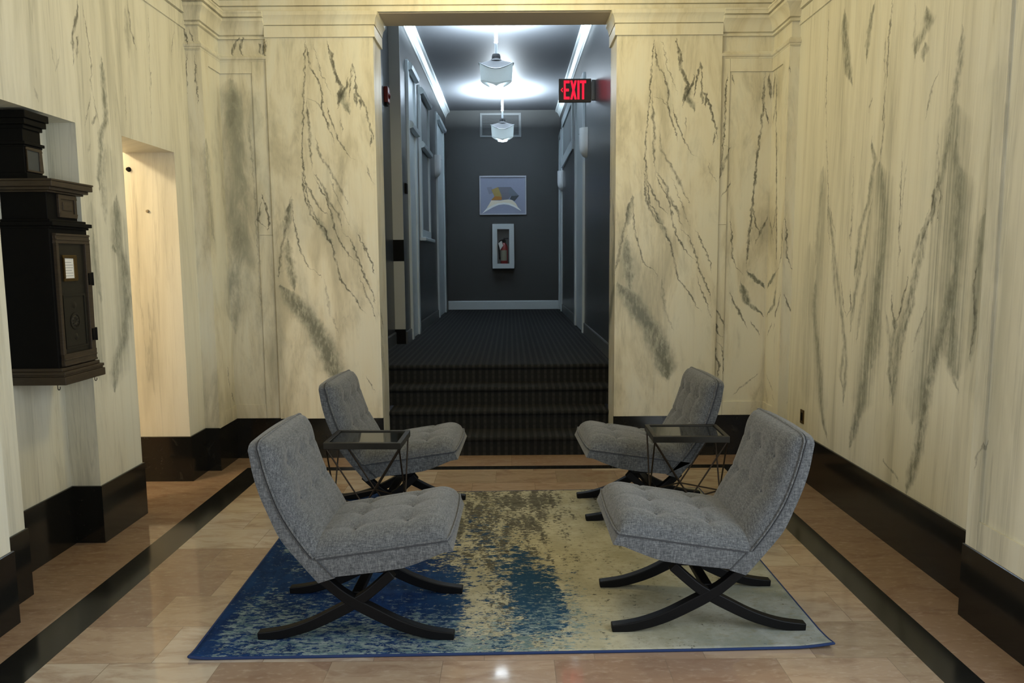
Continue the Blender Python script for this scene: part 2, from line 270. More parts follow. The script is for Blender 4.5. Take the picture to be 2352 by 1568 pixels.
def mat_tiles(slab=False):
    m = NT('border_slab_marble' if slab else 'tan_marble_tiles'); P = m.pos(); X, Y, Z = m.xyz(P)
    br = m.n('ShaderNodeTexBrick', offset=.37, offset_frequency=2, squash=1.0)
    br.inputs['Scale'].default_value = 1.
    br.inputs['Color1'].default_value = (0,0,0,1); br.inputs['Color2'].default_value = (1,1,1,1); br.inputs['Mortar'].default_value = (.5,.5,.5,1)
    br.inputs['Mortar Size'].default_value = .0014; br.inputs['Mortar Smooth'].default_value = .1; br.inputs['Bias'].default_value = 0
    if slab:
        m.l(m.comb(Y, X, 0.), br.inputs['Vector']); br.inputs['Brick Width'].default_value = 1.25; br.inputs['Row Height'].default_value = 3.
    else:
        m.l(m.comb(m.math('ADD', X, .12), m.math('SUBTRACT', Y, 2.58), 0.), br.inputs['Vector']); br.inputs['Brick Width'].default_value = .46; br.inputs['Row Height'].default_value = .305
    r = br.outputs['Color']; rf = m.n('ShaderNodeRGBToBW'); m.l(r, rf.inputs[0]); t = rf.outputs[0]
    # per tile drift of the grain
    off = m.math('MULTIPLY', t, 17.3)
    w = m.comb(m.math('ADD', X, off), m.math('ADD', Y, m.math('MULTIPLY', t, 5.1)), t)
    g = m.noise(m.mapping(w, (1., 3.2, 1.), rot=(0,0,.5)), 4.2, 6, .62, .8)
    g2 = m.noise(m.mapping(w, (1., 2.2, 1.), rot=(0,0,-.3)), 22, 4, .6)
    rp = m.n('ShaderNodeValToRGB'); m.l(t, rp.inputs[0]); e = rp.color_ramp.elements
    if slab:
        cols = [(0., (.30,.205,.14,1)), (1., (.335,.24,.165,1))]
    else:
        cols = [(0., (.24,.150,.105,1)), (.2, (.36,.26,.18,1)), (.42, (.42,.32,.23,1)), (.58, (.29,.215,.145,1)), (.8, (.45,.37,.275,1)), (1., (.47,.40,.33,1))]
    e[0].position, e[0].color = cols[0]; e[1].position, e[1].color = cols[-1]
    for p, c in cols[1:-1]: x = e.new(p); x.color = c
    col = m.mix(m.smooth(g, .42, .72), rp.outputs[0], m.mix(.62, rp.outputs[0], (.22,.13,.085,1)))
    col = m.mix(m.math('MULTIPLY', m.smooth(g2, .5, .75), .3), col, (.52,.44,.35,1))
    col = m.mix(m.math('MULTIPLY', br.outputs['Fac'], .55), col, (.12,.085,.06,1))
    m.set(Base_Color=col, Roughness=m.math('ADD', .045, m.math('MULTIPLY', g2, .04)))
    m.b.inputs['Specular IOR Level'].default_value = .8
    return m.mat
M['tiles'] = mat_tiles(); M['slab'] = mat_tiles(True)

def mat_carpet():
    m = NT('grey_striped_carpet'); X, Y, Z = m.xyz(m.pos())
    s1 = m.math('SINE', m.math('MULTIPLY', X, 2*PI/.062))
    dash = m.math('SINE', m.math('ADD', m.math('MULTIPLY', m.math('ADD', Y, Z), 2*PI/.05), m.math('MULTIPLY', m.math('FLOOR', m.math('DIVIDE', X, .031)), PI)))
    f = m.math('MULTIPLY', m.smooth(s1, -.1, .7), m.smooth(dash, -.9, .4, .55, 1.))
    n = m.noise(m.comb(X, Y, Z), 260, 2)
    col = m.mix(m.math('MULTIPLY', f, .70), (.014, .0145, .0145, 1), (.042, .042, .039, 1))
    col = m.mix(m.math('MULTIPLY', n, .5), col, (.02, .021, .021, 1))
    m.set(Base_Color=col, Roughness=.95); m.b.inputs['Specular IOR Level'].default_value = .1
    m.bump(m.math('ADD', n, m.math('MULTIPLY', f, .8)), .5, .006)
    return m.mat
M['carpet'] = mat_carpet()

def mat_paint(name, c, rough, bump=.05):
    m = NT(name); v = m.pos(); n = m.noise(v, 55, 3); n2 = m.noise(v, 1.5, 3)
    m.set(Base_Color=m.mix(n2, tuple(x*.94 for x in c[:3])+(1,), tuple(x*1.06 for x in c[:3])+(1,)), Roughness=rough)
    m.bump(n, bump, .002); return m.mat
M['grey'] = mat_paint('charcoal_gloss_paint', (.040, .043, .044, 1), .32)
M['grey_end'] = mat_paint('charcoal_matt_paint', (.034, .037, .036, 1), .6)
M['ceil'] = mat_paint('charcoal_ceiling_paint', (.100, .107, .117, 1), .55)
[n for n in M['ceil'].node_tree.nodes if n.type == 'BSDF_PRINCIPLED'][0].inputs['Specular IOR Level'].default_value = .05
M['trimw'] = mat_paint('white_gloss_paint', (.50, .56, .58, 1), .3)
M['stripw'] = mat_paint('pale_grey_paint', (.42, .43, .40, 1), .5)
M['bbgrey'] = mat_paint('grey_baseboard_paint', (.085, .09, .09, 1), .3)
M['lobbyceil'] = mat_paint('cream_plaster', (.62, .56, .45, 1), .6)

def mat_fabric():
    m = NT('grey_tweed_fabric'); v = m.obj()
    a = m.noise(m.mapping(v, (1, 5.5, 5.5)), 42, 5, .75)
    b = m.noise(m.mapping(v, (6., 1.2, 1.2)), 40, 5, .75)
    c = m.noise(v, 420, 2); d = m.noise(v, 3, 3)
    s = m.math('ADD', m.math('MULTIPLY', a, .55), m.math('ADD', m.math('MULTIPLY', b, .55), m.math('MULTIPLY', c, .35)))
    rp = m.n('ShaderNodeValToRGB'); m.l(s, rp.inputs[0]); e = rp.color_ramp.elements
    e[0].position = .52; e[0].color = (.020, .0215, .023, 1); e[1].position = .92; e[1].color = (.235, .243, .245, 1)
    x = e.new(.70); x.color = (.080, .085, .090, 1)
    col = m.mix(m.math('MULTIPLY', m.smooth(d, .4, .7), .12), rp.outputs[0], (.10, .11, .13, 1))
    m.set(Base_Color=col, Roughness=.88, Sheen_Weight=.25, Sheen_Roughness=.5)
    m.b.inputs['Specular IOR Level'].default_value = .2
    m.bump(s, .35, .0025); return m.mat
M['fabric'] = mat_fabric()
M['seam'] = plain('dark_seam_thread', (.055, .058, .064, 1), .9, var=.2, scale=200)
M['blackwood'] = plain('black_lacquered_wood', (.004, .004, .0045, 1), .5, spec=.18, var=.2)
M['bronze'] = plain('dark_bronze_metal', (.022, .020, .015, 1), .42, .5, var=.25)
M['rust'] = plain('brown_bronze_wire', (.030, .020, .012, 1), .5, .6, var=.3)
def mat_tableglass():
    m = NT('black_glass'); m.set(Base_Color=(.012, .013, .012, 1), Roughness=.05); m.b.inputs['Specular IOR Level'].default_value = .8
    return m.mat
M['tglass'] = mat_tableglass()
def mat_glass():
    m = NT('clear_pane'); m.t.nodes.remove(m.b)
    tr = m.n('ShaderNodeBsdfTransparent'); gl = m.n('ShaderNodeBsdfGlossy'); gl.inputs['Roughness'].default_value = .03
    fr = m.n('ShaderNodeFresnel'); fr.inputs[0].default_value = 1.12
    mx = m.n('ShaderNodeMixShader'); m.l(fr.outputs[0], mx.inputs[0]); m.l(tr.outputs[0], mx.inputs[1]); m.l(gl.outputs[0], mx.inputs[2])
    m.l(mx.outputs[0], m.out.inputs[0]); return m.mat
M['glass'] = mat_glass()
def mat_wood():
    m = NT('dark_stained_wood'); v = m.obj(); n = m.noise(m.mapping(v, (2, 2, 14)), 9, 5, .6)
    m.set(Base_Color=m.mix(n, (.014, .010, .006, 1), (.060, .041, .023, 1)), Roughness=.5); return m.mat
M['wood'] = mat_wood()
M['boxblack'] = plain('black_japanned_metal', (.003, .003, .003, 1), .6, spec=.12, var=.2)
M['chrome'] = plain('pale_metal', (.55, .56, .56, 1), .3, .9)
M['card'] = plain('white_card', (.72, .72, .68, 1), .7, var=.03)
M['ink'] = plain('grey_ink', (.25, .26, .26, 1), .8)
M['brass'] = plain('old_brass', (.12, .075, .02, 1), .4, .8, var=.2)
M['plaster'] = plain('white_plaster', (.62, .65, .66, 1), .45, var=.03)
M['red'] = plain('red_paint', (.30, .012, .012, 1), .35)
M['reddark'] = plain('deep_red_plastic', (.14, .012, .01, 1), .35)
M['lampmetal'] = plain('brushed_lamp_metal', (.36, .38, .39, 1), .35, .7, var=.05)
M['lampcap'] = plain('grey_lamp_metal', (.010, .011, .012, 1), .7, .0, var=.05)
M['lampshade'] = plain('frosted_lamp_glass', (.55, .62, .64, 1), .25, .0, emit=(.72, .92, 1., 1), es=.34, var=.04)
M['rod'] = plain('white_lamp_rod', (.80, .86, .90, 1), .25, .3, var=.02)
M['signbody'] = plain('dark_sign_face', (.13, .11, .092, 1), .6)
M['signred'] = plain('lit_red_letters', (.5, .01, .02, 1), .5, emit=(1., .012, .045, 1), es=1.25)
M['vent'] = plain('grey_grille_paint', (.13, .145, .15, 1), .5)
M['ventdark'] = plain('dark_grille', (.045, .052, .055, 1), .6)
M['frame'] = plain('silver_frame', (.42, .44, .50, 1), .35, .2)
M['mount'] = plain('lavender_paper', (.25, .27, .36, 1), .5, var=.04)
M['lens'] = plain('lit_lamp_lens', (.8, .85, .9, 1), .4, emit=(.80, .92, 1., 1), es=12.)
# ------------------------------------------------------------------ the setting
YB, YI = 6.083, 6.40            # lobby's end wall: front and hall side
ZH, YE = .66, 14.77             # hall floor level, hall end wall
ZO = 3.594                      # head of the hall opening
XL, XR = -2.42, 2.18            # side walls
ZC = 4.0
R_ = -1.075; RR = .857          # jambs of the opening
XHL, XHR, XHN = -1.25, .99, -1.375

f = MB()
bx0, bx1, bx2, bx3, by0, by1 = -2.125, -1.935, 1.680, 1.838, 5.683, 5.778
def fq(x0, x1, y0, y1, mi): f.mi = mi; f.quad((x0,y0,0),(x1,y0,0),(x1,y1,0),(x0,y1,0))
fq(-4.3, bx0, -2.3, 6.45, 1); fq(bx3, 2.4, -2.3, 6.45, 1); fq(bx0, bx3, by1, 6.45, 1)
fq(bx0, bx1, -2.3, by1, 2); fq(bx2, bx3, -2.3, by1, 2); fq(bx1, bx2, by0, by1, 2)
fq(bx1, bx2, -2.3, by0, 0)
struct(f.build('floor', [M['tiles'], M['slab'], M['black']]))

# left wall, with the mail box recess and the side passage
w = MB()
w.box(-2.9, -2.285, -2.2, .2, 0, ZC); w.box(-2.9, -2.285, 2.0, 3.23, 0, ZC); w.box(-2.9, -2.285, .2, 2.0, 0, .6); w.box(-2.9, -2.285, .2, 2.0, 3.2, ZC); w.box(-2.9, -2.41, 3.23, 3.52, 0, ZC)
w.box(-2.9, -2.59, 3.52, 4.217, 0, 2.425); w.box(-2.9, XL, 3.52, 4.217, 2.425, ZC)
w.box(-2.9, XL, 4.217, 4.71, 0, ZC)
w.box(-2.78, XL, 4.71, 5.435, 2.435, ZC)
w.box(-2.9, XL, 5.435, 5.71, 0, ZC)
struct(w.build('wall_left', M['m_left']))
w = MB()
w.box(-4.3, -2.9, 5.435, 5.6, 0, 3.3); w.box(-4.3, -2.9, 2.85, 3.0, 0, 3.3); w.box(-4.4, -4.3, 2.85, 5.6, 0, 3.3)
w.box(-4.4, -2.78, 2.85, 5.6, 3.3, 3.4)
struct(w.build('wall_passage', M['lobbyceil']))
# right wall: far stretch, near pier with a sunk panel
w = MB()
w.box(XR, 2.5, 3.24, YI, 0, ZC); w.box(2.085, 2.5, 2.35, 3.24, 0, ZC); w.box(2.085, 2.5, -2.2, .15, 0, ZC); w.box(2.085, 2.5, .15, 2.35, 0, .345); w.box(2.085, 2.5, .15, 2.35, 3.3, ZC)
w.box(2.073, 2.085, 3.16, 3.24, .345, ZC); w.box(2.073, 2.085, 2.36, 3.157, .345, .478)
struct(w.build('wall_right', M['m_right']))
# end wall either side of the hall opening
w = MB()
w.box(-2.9, -2.315, 5.71, YI, 0, ZC); w.box(-2.9, R_, YB, YI, 0, ZC)
w.box(-1.93, R_, 6.055, YB, .340, 3.41)
w.box(-2.05, -1.93, 6.072, YB, .340, 1.86); w.box(-2.05, -1.93, 6.072, YB, 1.863, 3.235)
w.box(-2.315, -2.052, 6.072, YB, .340, .457); w.box(-2.315, -2.052, 6.072, YB, 3.14, 3.235)
w.box(-2.315, -2.303, 5.84, 6.072, .34, .457); w.box(-2.315, -2.303, 5.84, 6.072, 3.14, 3.235); w.box(-2.315, -2.303, 5.71, 5.84, .34, 3.235)
struct(w.build('wall_back_left', M['m_back_l']))
w = MB()
w.box(2.115, 2.5, 5.71, YI, 0, ZC); w.box(RR, 2.5, YB, YI, 0, ZC)
w.box(RR, 1.695, 6.055, YB, .340, 3.41)
w.box(1.695, 1.765, 6.072, YB, .340, 1.92); w.box(1.695, 1.765, 6.072, YB, 1.923, 3.235)
w.box(1.767, 2.115, 6.072, YB, .340, .455); w.box(1.767, 2.115, 6.072, YB, 3.13, 3.235)
w.box(2.103, 2.115, 5.84, 6.072, .34, .455); w.box(2.103, 2.115, 5.84, 6.072, 3.13, 3.235); w.box(2.103, 2.115, 5.71, 5.84, .34, 3.235)
struct(w.build('wall_back_right', M['m_back_r']))
struct(MB().box(R_, RR, YB, YI, ZO, 4.7).build('wall_back_top', M['m_soffit']))
w = MB(); w.box(-2.5, -1.7, -2.35, -2.2, 0, ZC); w.box(.3, 2.5, -2.35, -2.2, 0, ZC); w.box(-1.7, .3, -2.35, -2.2, 3.4, ZC)
struct(w.build('wall_front', M['lobbyceil']))
struct(MB().box(-2.9, 2.5, -2.35, YI, ZC, ZC+.1).build('ceiling', M['lobbyceil']))

# entablature
beam = [(-.02,ZO+.004),(.034,ZO+.004),(.034,3.637),(.020,3.638),(.020,3.645),(.042,3.646),(.042,3.686),(.028,3.687),(.028,3.693),(.052,3.694),(.052,ZC),(-.02,ZC)]
pathB = [(XL,5.71),(-2.315,5.71),(-2.315,YB),(2.115,YB),(2.115,5.71),(XR,5.71)]
struct(MB().sweep(pathB, beam).build('trim_beam', M['m_trim'], smooth=30))
corn = [(-.01,3.400),(.022,3.400),(.022,3.416),(.008,3.418),(.008,3.425),(.026,3.43),(.030,3.445),(.038,3.475),(.052,3.505),(.070,3.522),(.072,3.541),(.058,3.543),(.058,3.550),(.084,3.552),(.084,3.575),(.090,3.58),(.090,ZO),(-.01,ZO)]
bead = [(-.01,3.220),(.004,3.221),(.004,3.227),(.014,3.229),(.016,3.238),(.027,3.245),(.032,3.256),(.027,3.267),(.016,3.272),(.014,3.284),(-.01,3.286)]
pl = [(XL,5.71),(-2.315,5.71),(-2.315,YB),(-1.93,YB)]; pr = [(1.695,YB),(2.115,YB),(2.115,5.71),(XR,5.71)]
struct(MB().sweep(pl, corn).sweep(pl, bead).build('trim_cornice_left', M['m_back_l'], smooth=30))
struct(MB().sweep(pr, corn).sweep(pr, bead).build('trim_cornice_right', M['m_trim'], smooth=30))
cap = [(-.01,3.406),(.016,3.406),(.016,3.490),(.003,3.491),(.003,3.497),(.020,3.498),(.020,3.51),(.028,3.545),(.044,3.565),(.046,ZO),(-.01,ZO)]
struct(MB().sweep([(-1.93,6.055),(R_,6.055),(R_,YI)], cap).build('trim_capital_left', M['m_trim'], smooth=30))
struct(MB().sweep([(RR,YI),(RR,6.055),(1.695,6.055)], cap).build('trim_capital_right', M['m_trim'], smooth=30))
fas = [(-.01,3.372),(.012,3.372),(.012,3.468),(.002,3.469),(.002,3.476),(.026,3.478),(.024,ZC),(-.01,ZC)]
struct(MB().sweep([(XL,3.53),(XL,5.71)], fas).build('trim_fascia_left', M['m_left']))
struct(MB().sweep([(XR,5.71),(XR,3.25)], fas).build('trim_fascia_right', M['m_right']))

# black marble baseboards
bb = [(-.012,0),(.011,0),(.011,.342),(.008,.345),(-.012,.345)]
struct(MB().sweep([(-2.285,-2.2),(-2.285,3.23),(-2.41,3.23),(-2.41,3.52),(-2.59,3.52),(-2.59,4.217),(XL,4.217),(XL,4.71),(-2.9,4.71)], bb).build('baseboard_left', M['black']))
struct(MB().sweep([(-4.2,5.435),(XL,5.435),(XL,5.71),(-2.315,5.71),(-2.315,YB),(-1.93,YB),(-1.93,6.072),(R_,6.072)], bb).build('baseboard_back_left', M['black']))
struct(MB().sweep([(RR,6.072),(1.695,6.072),(1.695,YB),(2.115,YB),(2.115,5.71),(XR,5.71),(XR,3.24),(2.077,3.24),(2.077,-2.2)], bb).build('baseboard_right', M['black']))

m = MB()
for q in ((.15,.21,.345,3.3),(2.29,2.35,.345,3.3),(1.22,1.28,.345,3.3),(.21,2.29,.345,.41),(.21,2.29,3.24,3.3),(.21,2.29,2.4,2.45)): m.box(2.36, 2.42, *q)
struct(m.build('window_3', M['bronze']))
m = MB()
for q in ((.2,.26,.6,3.2),(1.94,2.0,.6,3.2),(1.07,1.13,.6,3.2),(.26,1.94,.6,.66),(.26,1.94,3.14,3.2),(.26,1.94,2.3,2.35)): m.box(-2.62, -2.56, *q)
struct(m.build('added_window', M['bronze']))  # unseen window frame, added round the left fill light
# stairs and hall
st = MB()
ns = [(6.085,1),(6.365,2),(6.62,3),(6.905,4)]
for y, k in ns:
    a, b = (R_+.002, RR-.002) if y < YI else (XHN+.002, XHR-.002)
    z = k*.165
    prof = [(y+.018, z-.165), (y+.018, z-.045), (y+.004, z-.034), (y, z-.018), (y+.006, z-.005), (y+.020, z), (7.0, z), (7.0, z-.165)]
    o = len(st.v); n = len(prof)
    st.add([(a, p, q) for p, q in prof]+[(b, p, q) for p, q in prof], [(i, (i+1)%n, n+(i+1)%n, n+i) for i in range(n)]+[tuple(range(n-1,-1,-1)), tuple(range(n, 2*n))])
struct(st.build('stairs', M['carpet'], smooth=50))
struct(MB().box(XHN-.05, XHR+.05, 7.0, YE, ZH-.1, ZH).build('floor_hall', M['carpet']))
struct(MB().box(XHN-.1, XHR+.1, YI, YE+.1, 4.547, 4.65).build('ceiling_hall', M['ceil']))
struct(MB().box(XHN-.15, XHN, YI, 8.72, 0, 4.6).build('wall_hall_left_near', M['grey']))
struct(MB().box(XHL-.3, XHL, 8.735, YE, .4, 4.6).build('wall_hall_left', M['grey']))
struct(MB().box(XHR, XHR+.2, YI, YE, 0, 4.6).build('wall_hall_right', M['grey']))
struct(MB().box(XHN, XHR+.1, YE, YE+.15, .4, 4.6).build('wall_hall_end', M['grey_end']))
struct(MB().box(XHN, XHL, 8.72, 8.735, .835, 1.640).box(XHN, XHL, 8.72, 8.735, 1.89, 4.5).build('trim_pale_strip', M['stripw']))
struct(MB().box(XHN, XHL, 8.716, 8.735, ZH, .835).box(XHN, XHL, 8.718, 8.735, 1.640, 1.89).build('trim_black_blocks', M['boxblack']))
cr = [(-.005,4.40),(.010,4.40),(.014,4.43),(.024,4.436),(.034,4.47),(.060,4.50),(.085,4.508),(.088,4.547),(-.005,4.547)]
struct(MB().sweep([(XHL,8.74),(XHL,YE)], cr).build('trim_crown_left', M['trimw'], smooth=30))
struct(MB().sweep([(XHR,YE),(XHR,YI)], cr).build('trim_crown_right', M['trimw'], smooth=30))
hb = [(-.005,ZH),(.016,ZH),(.016,ZH+.13),(.010,ZH+.142),(-.005,ZH+.145)]
struct(MB().sweep([(XHN,7.02),(XHN,8.715)], hb).build('baseboard_hall_left_near', M['bbgrey']))
struct(MB().sweep([(XHL,8.74),(XHL,9.18)], hb).sweep([(XHL,9.97),(XHL,12.68)], hb).build('baseboard_hall_left', M['bbgrey']))
struct(MB().sweep([(XHR,14.02),(XHR,11.14)], hb).sweep([(XHR,9.83),(XHR,7.02)], hb).build('baseboard_hall_right', M['bbgrey']))
struct(MB().sweep([(XHL+.005,YE),(XHR-.005,YE)], [(-.005,ZH),(.02,ZH),(.02,ZH+.155),(.012,ZH+.172),(-.005,ZH+.175)]).build('baseboard_hall_end', M['trimw']))

def opening(name, s, x, y0, y1, z0, z1, bars, sill=False, paneM='trimw', cw=.11):
    """casing, leaf or panes and the cross bars of a door or window on a hall wall; s = +1 faces +X"""
    m = MB(); X = lambda a, b: (min(x+s*a, x+s*b), max(x+s*a, x+s*b))
    a, b = X(-.01, .032)
    m.box(a, b, y0, y0+cw, z0, z1); m.box(a, b, y1-cw, y1, z0, z1); m.box(a, b, y0+cw, y1-cw, z1-cw, z1)
    if z0 > ZH+.1: m.box(a, b, y0+cw, y1-cw, z0, z0+cw)
    root = struct(m.build(name, M['trimw'], bevel=.006))
    a, b = X(-.01, .008); MB().box(a, b, y0+cw+.001, y1-cw-.001, z0+.005, z1-cw-.001).build('leaf' if not sill else 'pane', M[paneM], root)
    for zb in bars:
        q = [(.008,-.05),(.03,-.062),(.075,-.045),(.085,0),(.06,.03),(.008,.045)]
        k = MB(); n = len(q); vs = [(x+s*o, yy, zb+z) for yy in (y0+.03, y1-.03) for o, z in q]
        k.add(vs, [(i, (i+1)%n, n+(i+1)%n, n+i) for i in range(n)]+[tuple(range(n)), tuple(range(2*n-1, n-1, -1))])
        k.build('transom_bar', M['trimw'], root, smooth=50)
    if sill:
        a, b = X(-.01, .085); MB().box(a, b, y0-.04, y1+.04, z0-.05, z0-.002).build('sill', M['trimw'], root, bevel=.008)
    return root
opening('door_1', 1, XHL, 9.19, 9.96, ZH, 4.06, (3.31, 4.0))
opening('window_1', 1, XHL, 10.36, 11.52, 1.97, 4.03, (3.25, 3.97), True, 'vent')
opening('door_2', 1, XHL, 12.70, 14.08, ZH, 4.13, (4.05,))
opening('door_3', -1, XHR, 9.85, 11.12, ZH, 4.06, ())
opening('window_2', -1, XHR, 11.57, 13.93, 3.33, 4.20, (), False, 'vent', cw=.16)
opening('door_4', -1, XHR, 14.04, 14.74, ZH, 4.06, ())
# ------------------------------------------------------------------ lounge chairs
def lerp_poly(P, n):
    d = [0.]
    for a, b in zip(P, P[1:]): d.append(d[-1]+math.hypot(b[0]-a[0], b[1]-a[1]))
    out = []
    for k in range(n):
        t = d[-1]*k/(n-1); i = 0
        while i < len(d)-2 and d[i+1] < t: i += 1
        u = (t-d[i])/(d[i+1]-d[i]); out.append((P[i][0]+(P[i+1][0]-P[i][0])*u, P[i][1]+(P[i+1][1]-P[i][1])*u))
    return out
def spline(P, n):
    """smooth curve through the points, evenly spaced"""
    Q = []
    for i in range(len(P)-1):
        p0, p1, p2, p3 = P[max(i-1,0)], P[i], P[i+1], P[min(i+2,len(P)-1)]
        for k in range(8):
            t = k/8.
            Q.append(tuple(.5*((2*p1[a])+(-p0[a]+p2[a])*t+(2*p0[a]-5*p1[a]+4*p2[a]-p3[a])*t*t+(-p0[a]+3*p1[a]-3*p2[a]+p3[a])*t**3) for a in (0,1)))
    Q.append(P[-1]); return lerp_poly(Q, n)
HW = .300                                   # half the width of the seat
def tuft(u, v, us, vs, depth=.015, sig=.055):
    """u, v in 0..1: pulls of the buttons, with shallow creases running from them"""
    s = 0.
    for a in us:
        for b in vs:
            r2 = ((u-a)/.8)**2+((v-b)/1.)**2
            s += depth*math.exp(-r2/(sig*sig)*.6)
    for a in us: s += .006*math.exp(-((u-a)/.011)**2)*(1 if True else 0)
    for b in vs: s += .003*math.exp(-((v-b)/.014)**2)
    return s
def rnd(d, r): q = 1-min(1., max(0., d)/r); return math.sqrt(max(0., 1-q*q))
def crown(t, p): return max(0., 1-abs(2*t-1)**p)

DZ = -.0115
def dz(P): return [(x, z+DZ) for x, z in P]
def make_chair(label, group):
    root = thing('lounge_chair', label, 'chair', group=group)
    fab = M['fabric']
    # ---- seat: crowned top over a deep boxing
    top = [(.413,.487),(.271,.466),(.110,.441),(-.053,.418),(-.150,.402),(-.215,.392)]; top = dz(top)
    bot = [(.436,.436),(.392,.428),(.335,.403),(.270,.377),(.221,.361),(.108,.343),(-.071,.323),(-.110,.345)]; bot = dz(bot)
    NU, NV = 45, 49
    tp = lerp_poly(top, NU); bt = lerp_poly(bot, NU)
    us = (.29, .66); vs = (.22, .5, .78)
    mb = MB(); vv = []; idx = {}
    for i in range(NU):
        u = i/(NU-1)
        for j in range(NV):
            v = j/(NV-1); y = -HW+2*HW*v
            cu = min(1., (u/.16))**.5 if u < .16 else 1.
            cu = rnd(u, .15)
            cv = rnd(min(v, 1-v), .17)*(.80+.20*math.sin(PI*v))
            h = .092*cu*cv*(1-.12*u)
            if 0 < i and 0 < j < NV-1: h -= tuft(u, v, us, vs)*cu*min(1, cv*1.2)
            b = .010*math.sin(PI*v)*(1-min(1, u/.1))
            idx[i, j] = len(vv); vv.append((tp[i][0]+b, y, tp[i][1]+max(h, 0)))
    fs = [(idx[i,j], idx[i+1,j], idx[i+1,j+1], idx[i,j+1]) for i in range(NU-1) for j in range(NV-1)]
    bi = {}
    for i in range(NU):
        for j in range(NV):
            if j in (0, NV-1) or i == 0 or i == NU-1 or True:
                bi[i, j] = len(vv); vv.append((bt[i][0], -HW+2*HW*j/(NV-1), bt[i][1]))
    fs += [(bi[i,j], bi[i,j+1], bi[i+1,j+1], bi[i+1,j]) for i in range(NU-1) for j in range(NV-1)]
    for j in range(NV-1):
        fs.append((idx[0,j], idx[0,j+1], bi[0,j+1], bi[0,j])); fs.append((idx[NU-1,j+1], idx[NU-1,j], bi[NU-1,j], bi[NU-1,j+1]))
    for i in range(NU-1):
        fs.append((idx[i+1,0], idx[i,0], bi[i,0], bi[i+1,0])); fs.append((idx[i,NV-1], idx[i+1,NV-1], bi[i+1,NV-1], bi[i,NV-1]))
    mb.add(vv, fs); seat = mb.build('seat', fab, root, smooth=48)
    # double welt round the edge of the seat, with a dark stitch line under it
    e = HW+.002; ln = [(x, -e, z+.001) for x, z in reversed(tp[:-5])]+[(tp[0][0]+.006+.010*math.sin(PI*k/12), -e+2*e*k/12, tp[0][1]+.001) for k in range(1, 12)]+[(x, e, z+.001) for x, z in tp[:-5]]
    MB().tube(ln, .0045, 6).build('piping', fab, seat, smooth=60)
    MB().tube([(x, y, z-.0075) for x, y, z in ln], .0026, 5).build('stitching', M['seam'], seat)
    for a in us:
        i = round(a*(NU-1))
        for b in vs:
            j = round(b*(NV-1)); p = vv[idx[i, j]]
            MB().lathe([(.0001,p[2]+.007),(.006,p[2]+.006),(.0105,p[2]+.001),(.0105,p[2]-.004)], p[0], p[1], 12).build('button', fab, seat, smooth=50)
    # ---- back: slab, flat behind, crowned and tufted in front
    rear = spline([(-.410,.894),(-.398,.788),(-.374,.689),(-.337,.591),(-.293,.491),(-.231,.408),(-.176,.341),(-.137,.295)], 44); rear = dz(rear)
    front = spline([(-.366,.906),(-.352,.821),(-.326,.723),(-.284,.608),(-.226,.505),(-.160,.413),(-.110,.358),(-.066,.318)], 44); front = dz(front)
    N = 44; W = 45; vv = []; A = {}; B = {}
    us2 = (.20, .47); vs2 = (.22, .5, .78)
    for k in range(N):
        u = k/(N-1)
        fx, fz = front[k]; rx, rz = rear[k]
        a = front[max(k-1,0)]; b = front[min(k+1,N-1)]; tx, tz = b[0]-a[0], b[1]-a[1]; L = math.hypot(tx, tz); nx, nz = -tz/L, tx/L
        if nx < 0: nx, nz = -nx, -nz
        for j in range(W):
            v = j/(W-1); y = -HW+2*HW*v
            cu = rnd(u, .13)*(1-max(0, (u-.62)/.38)**1.5*.9)
            cv = rnd(min(v, 1-v), .15)*(.82+.18*math.sin(PI*v))
            h = .072*cu*cv
            if 0 < k < N-1 and 0 < j < W-1: h -= tuft(u, v, us2, vs2, .013)*cu*min(1, cv*1.2)
            up = .005*math.sin(PI*v)*max(0, 1-u/.06)-.024*(1-rnd(min(v, 1-v), .09))*max(0, 1-u/.10)
            A[k, j] = len(vv); vv.append((fx+nx*max(h, 0), y, fz+nz*max(h, 0)+up))
            B[k, j] = len(vv); vv.append((rx-.008*math.sin(PI*v)*(1-u), y, rz+up))
    fs = []
    for k in range(N-1):
        for j in range(W-1):
            fs.append((A[k,j], A[k+1,j], A[k+1,j+1], A[k,j+1])); fs.append((B[k,j+1], B[k+1,j+1], B[k+1,j], B[k,j]))
        fs.append((A[k+1,0], A[k,0], B[k,0], B[k+1,0])); fs.append((A[k,W-1], A[k+1,W-1], B[k+1,W-1], B[k,W-1]))
    for j in range(W-1):
        fs.append((A[0,j], A[0,j+1], B[0,j+1], B[0,j])); fs.append((A[N-1,j+1], A[N-1,j], B[N-1,j], B[N-1,j+1]))
    back = MB().add(vv, fs).build('backrest', fab, root, smooth=48)
    cut = [p for p in front if p[1] > .405]
    cr_ = lambda v: .024*(1-rnd(min(v, 1-v), .09))
    sd = [(x, z-.024*max(0, 1-k/43./.10)) for k, (x, z) in enumerate(front) if z > .395]
    ln = [(x, -e, z) for x, z in reversed(sd)]+[(front[0][0], -e+2*e*k/40, front[0][1]+.005*math.sin(PI*k/40)-cr_(k/40)) for k in range(1, 40)]+[(x, e, z) for x, z in sd]
    MB().tube(ln, .0045, 6).build('piping', fab, back, smooth=60)
    MB().tube([(x-.0095, y, z+(-.002)) for x, y, z in ln], .0026, 5).build('stitching', M['seam'], back)
    # seam where the seat's boxing meets the back's
    for s in (-1, 1):
        MB().tube([(-.069, s*e, .310), (-.105, s*e, .350), (-.140, s*e, .387), (-.143, s*e*.99, .398)], .0028, 5).build('seam', M['seam'], back)
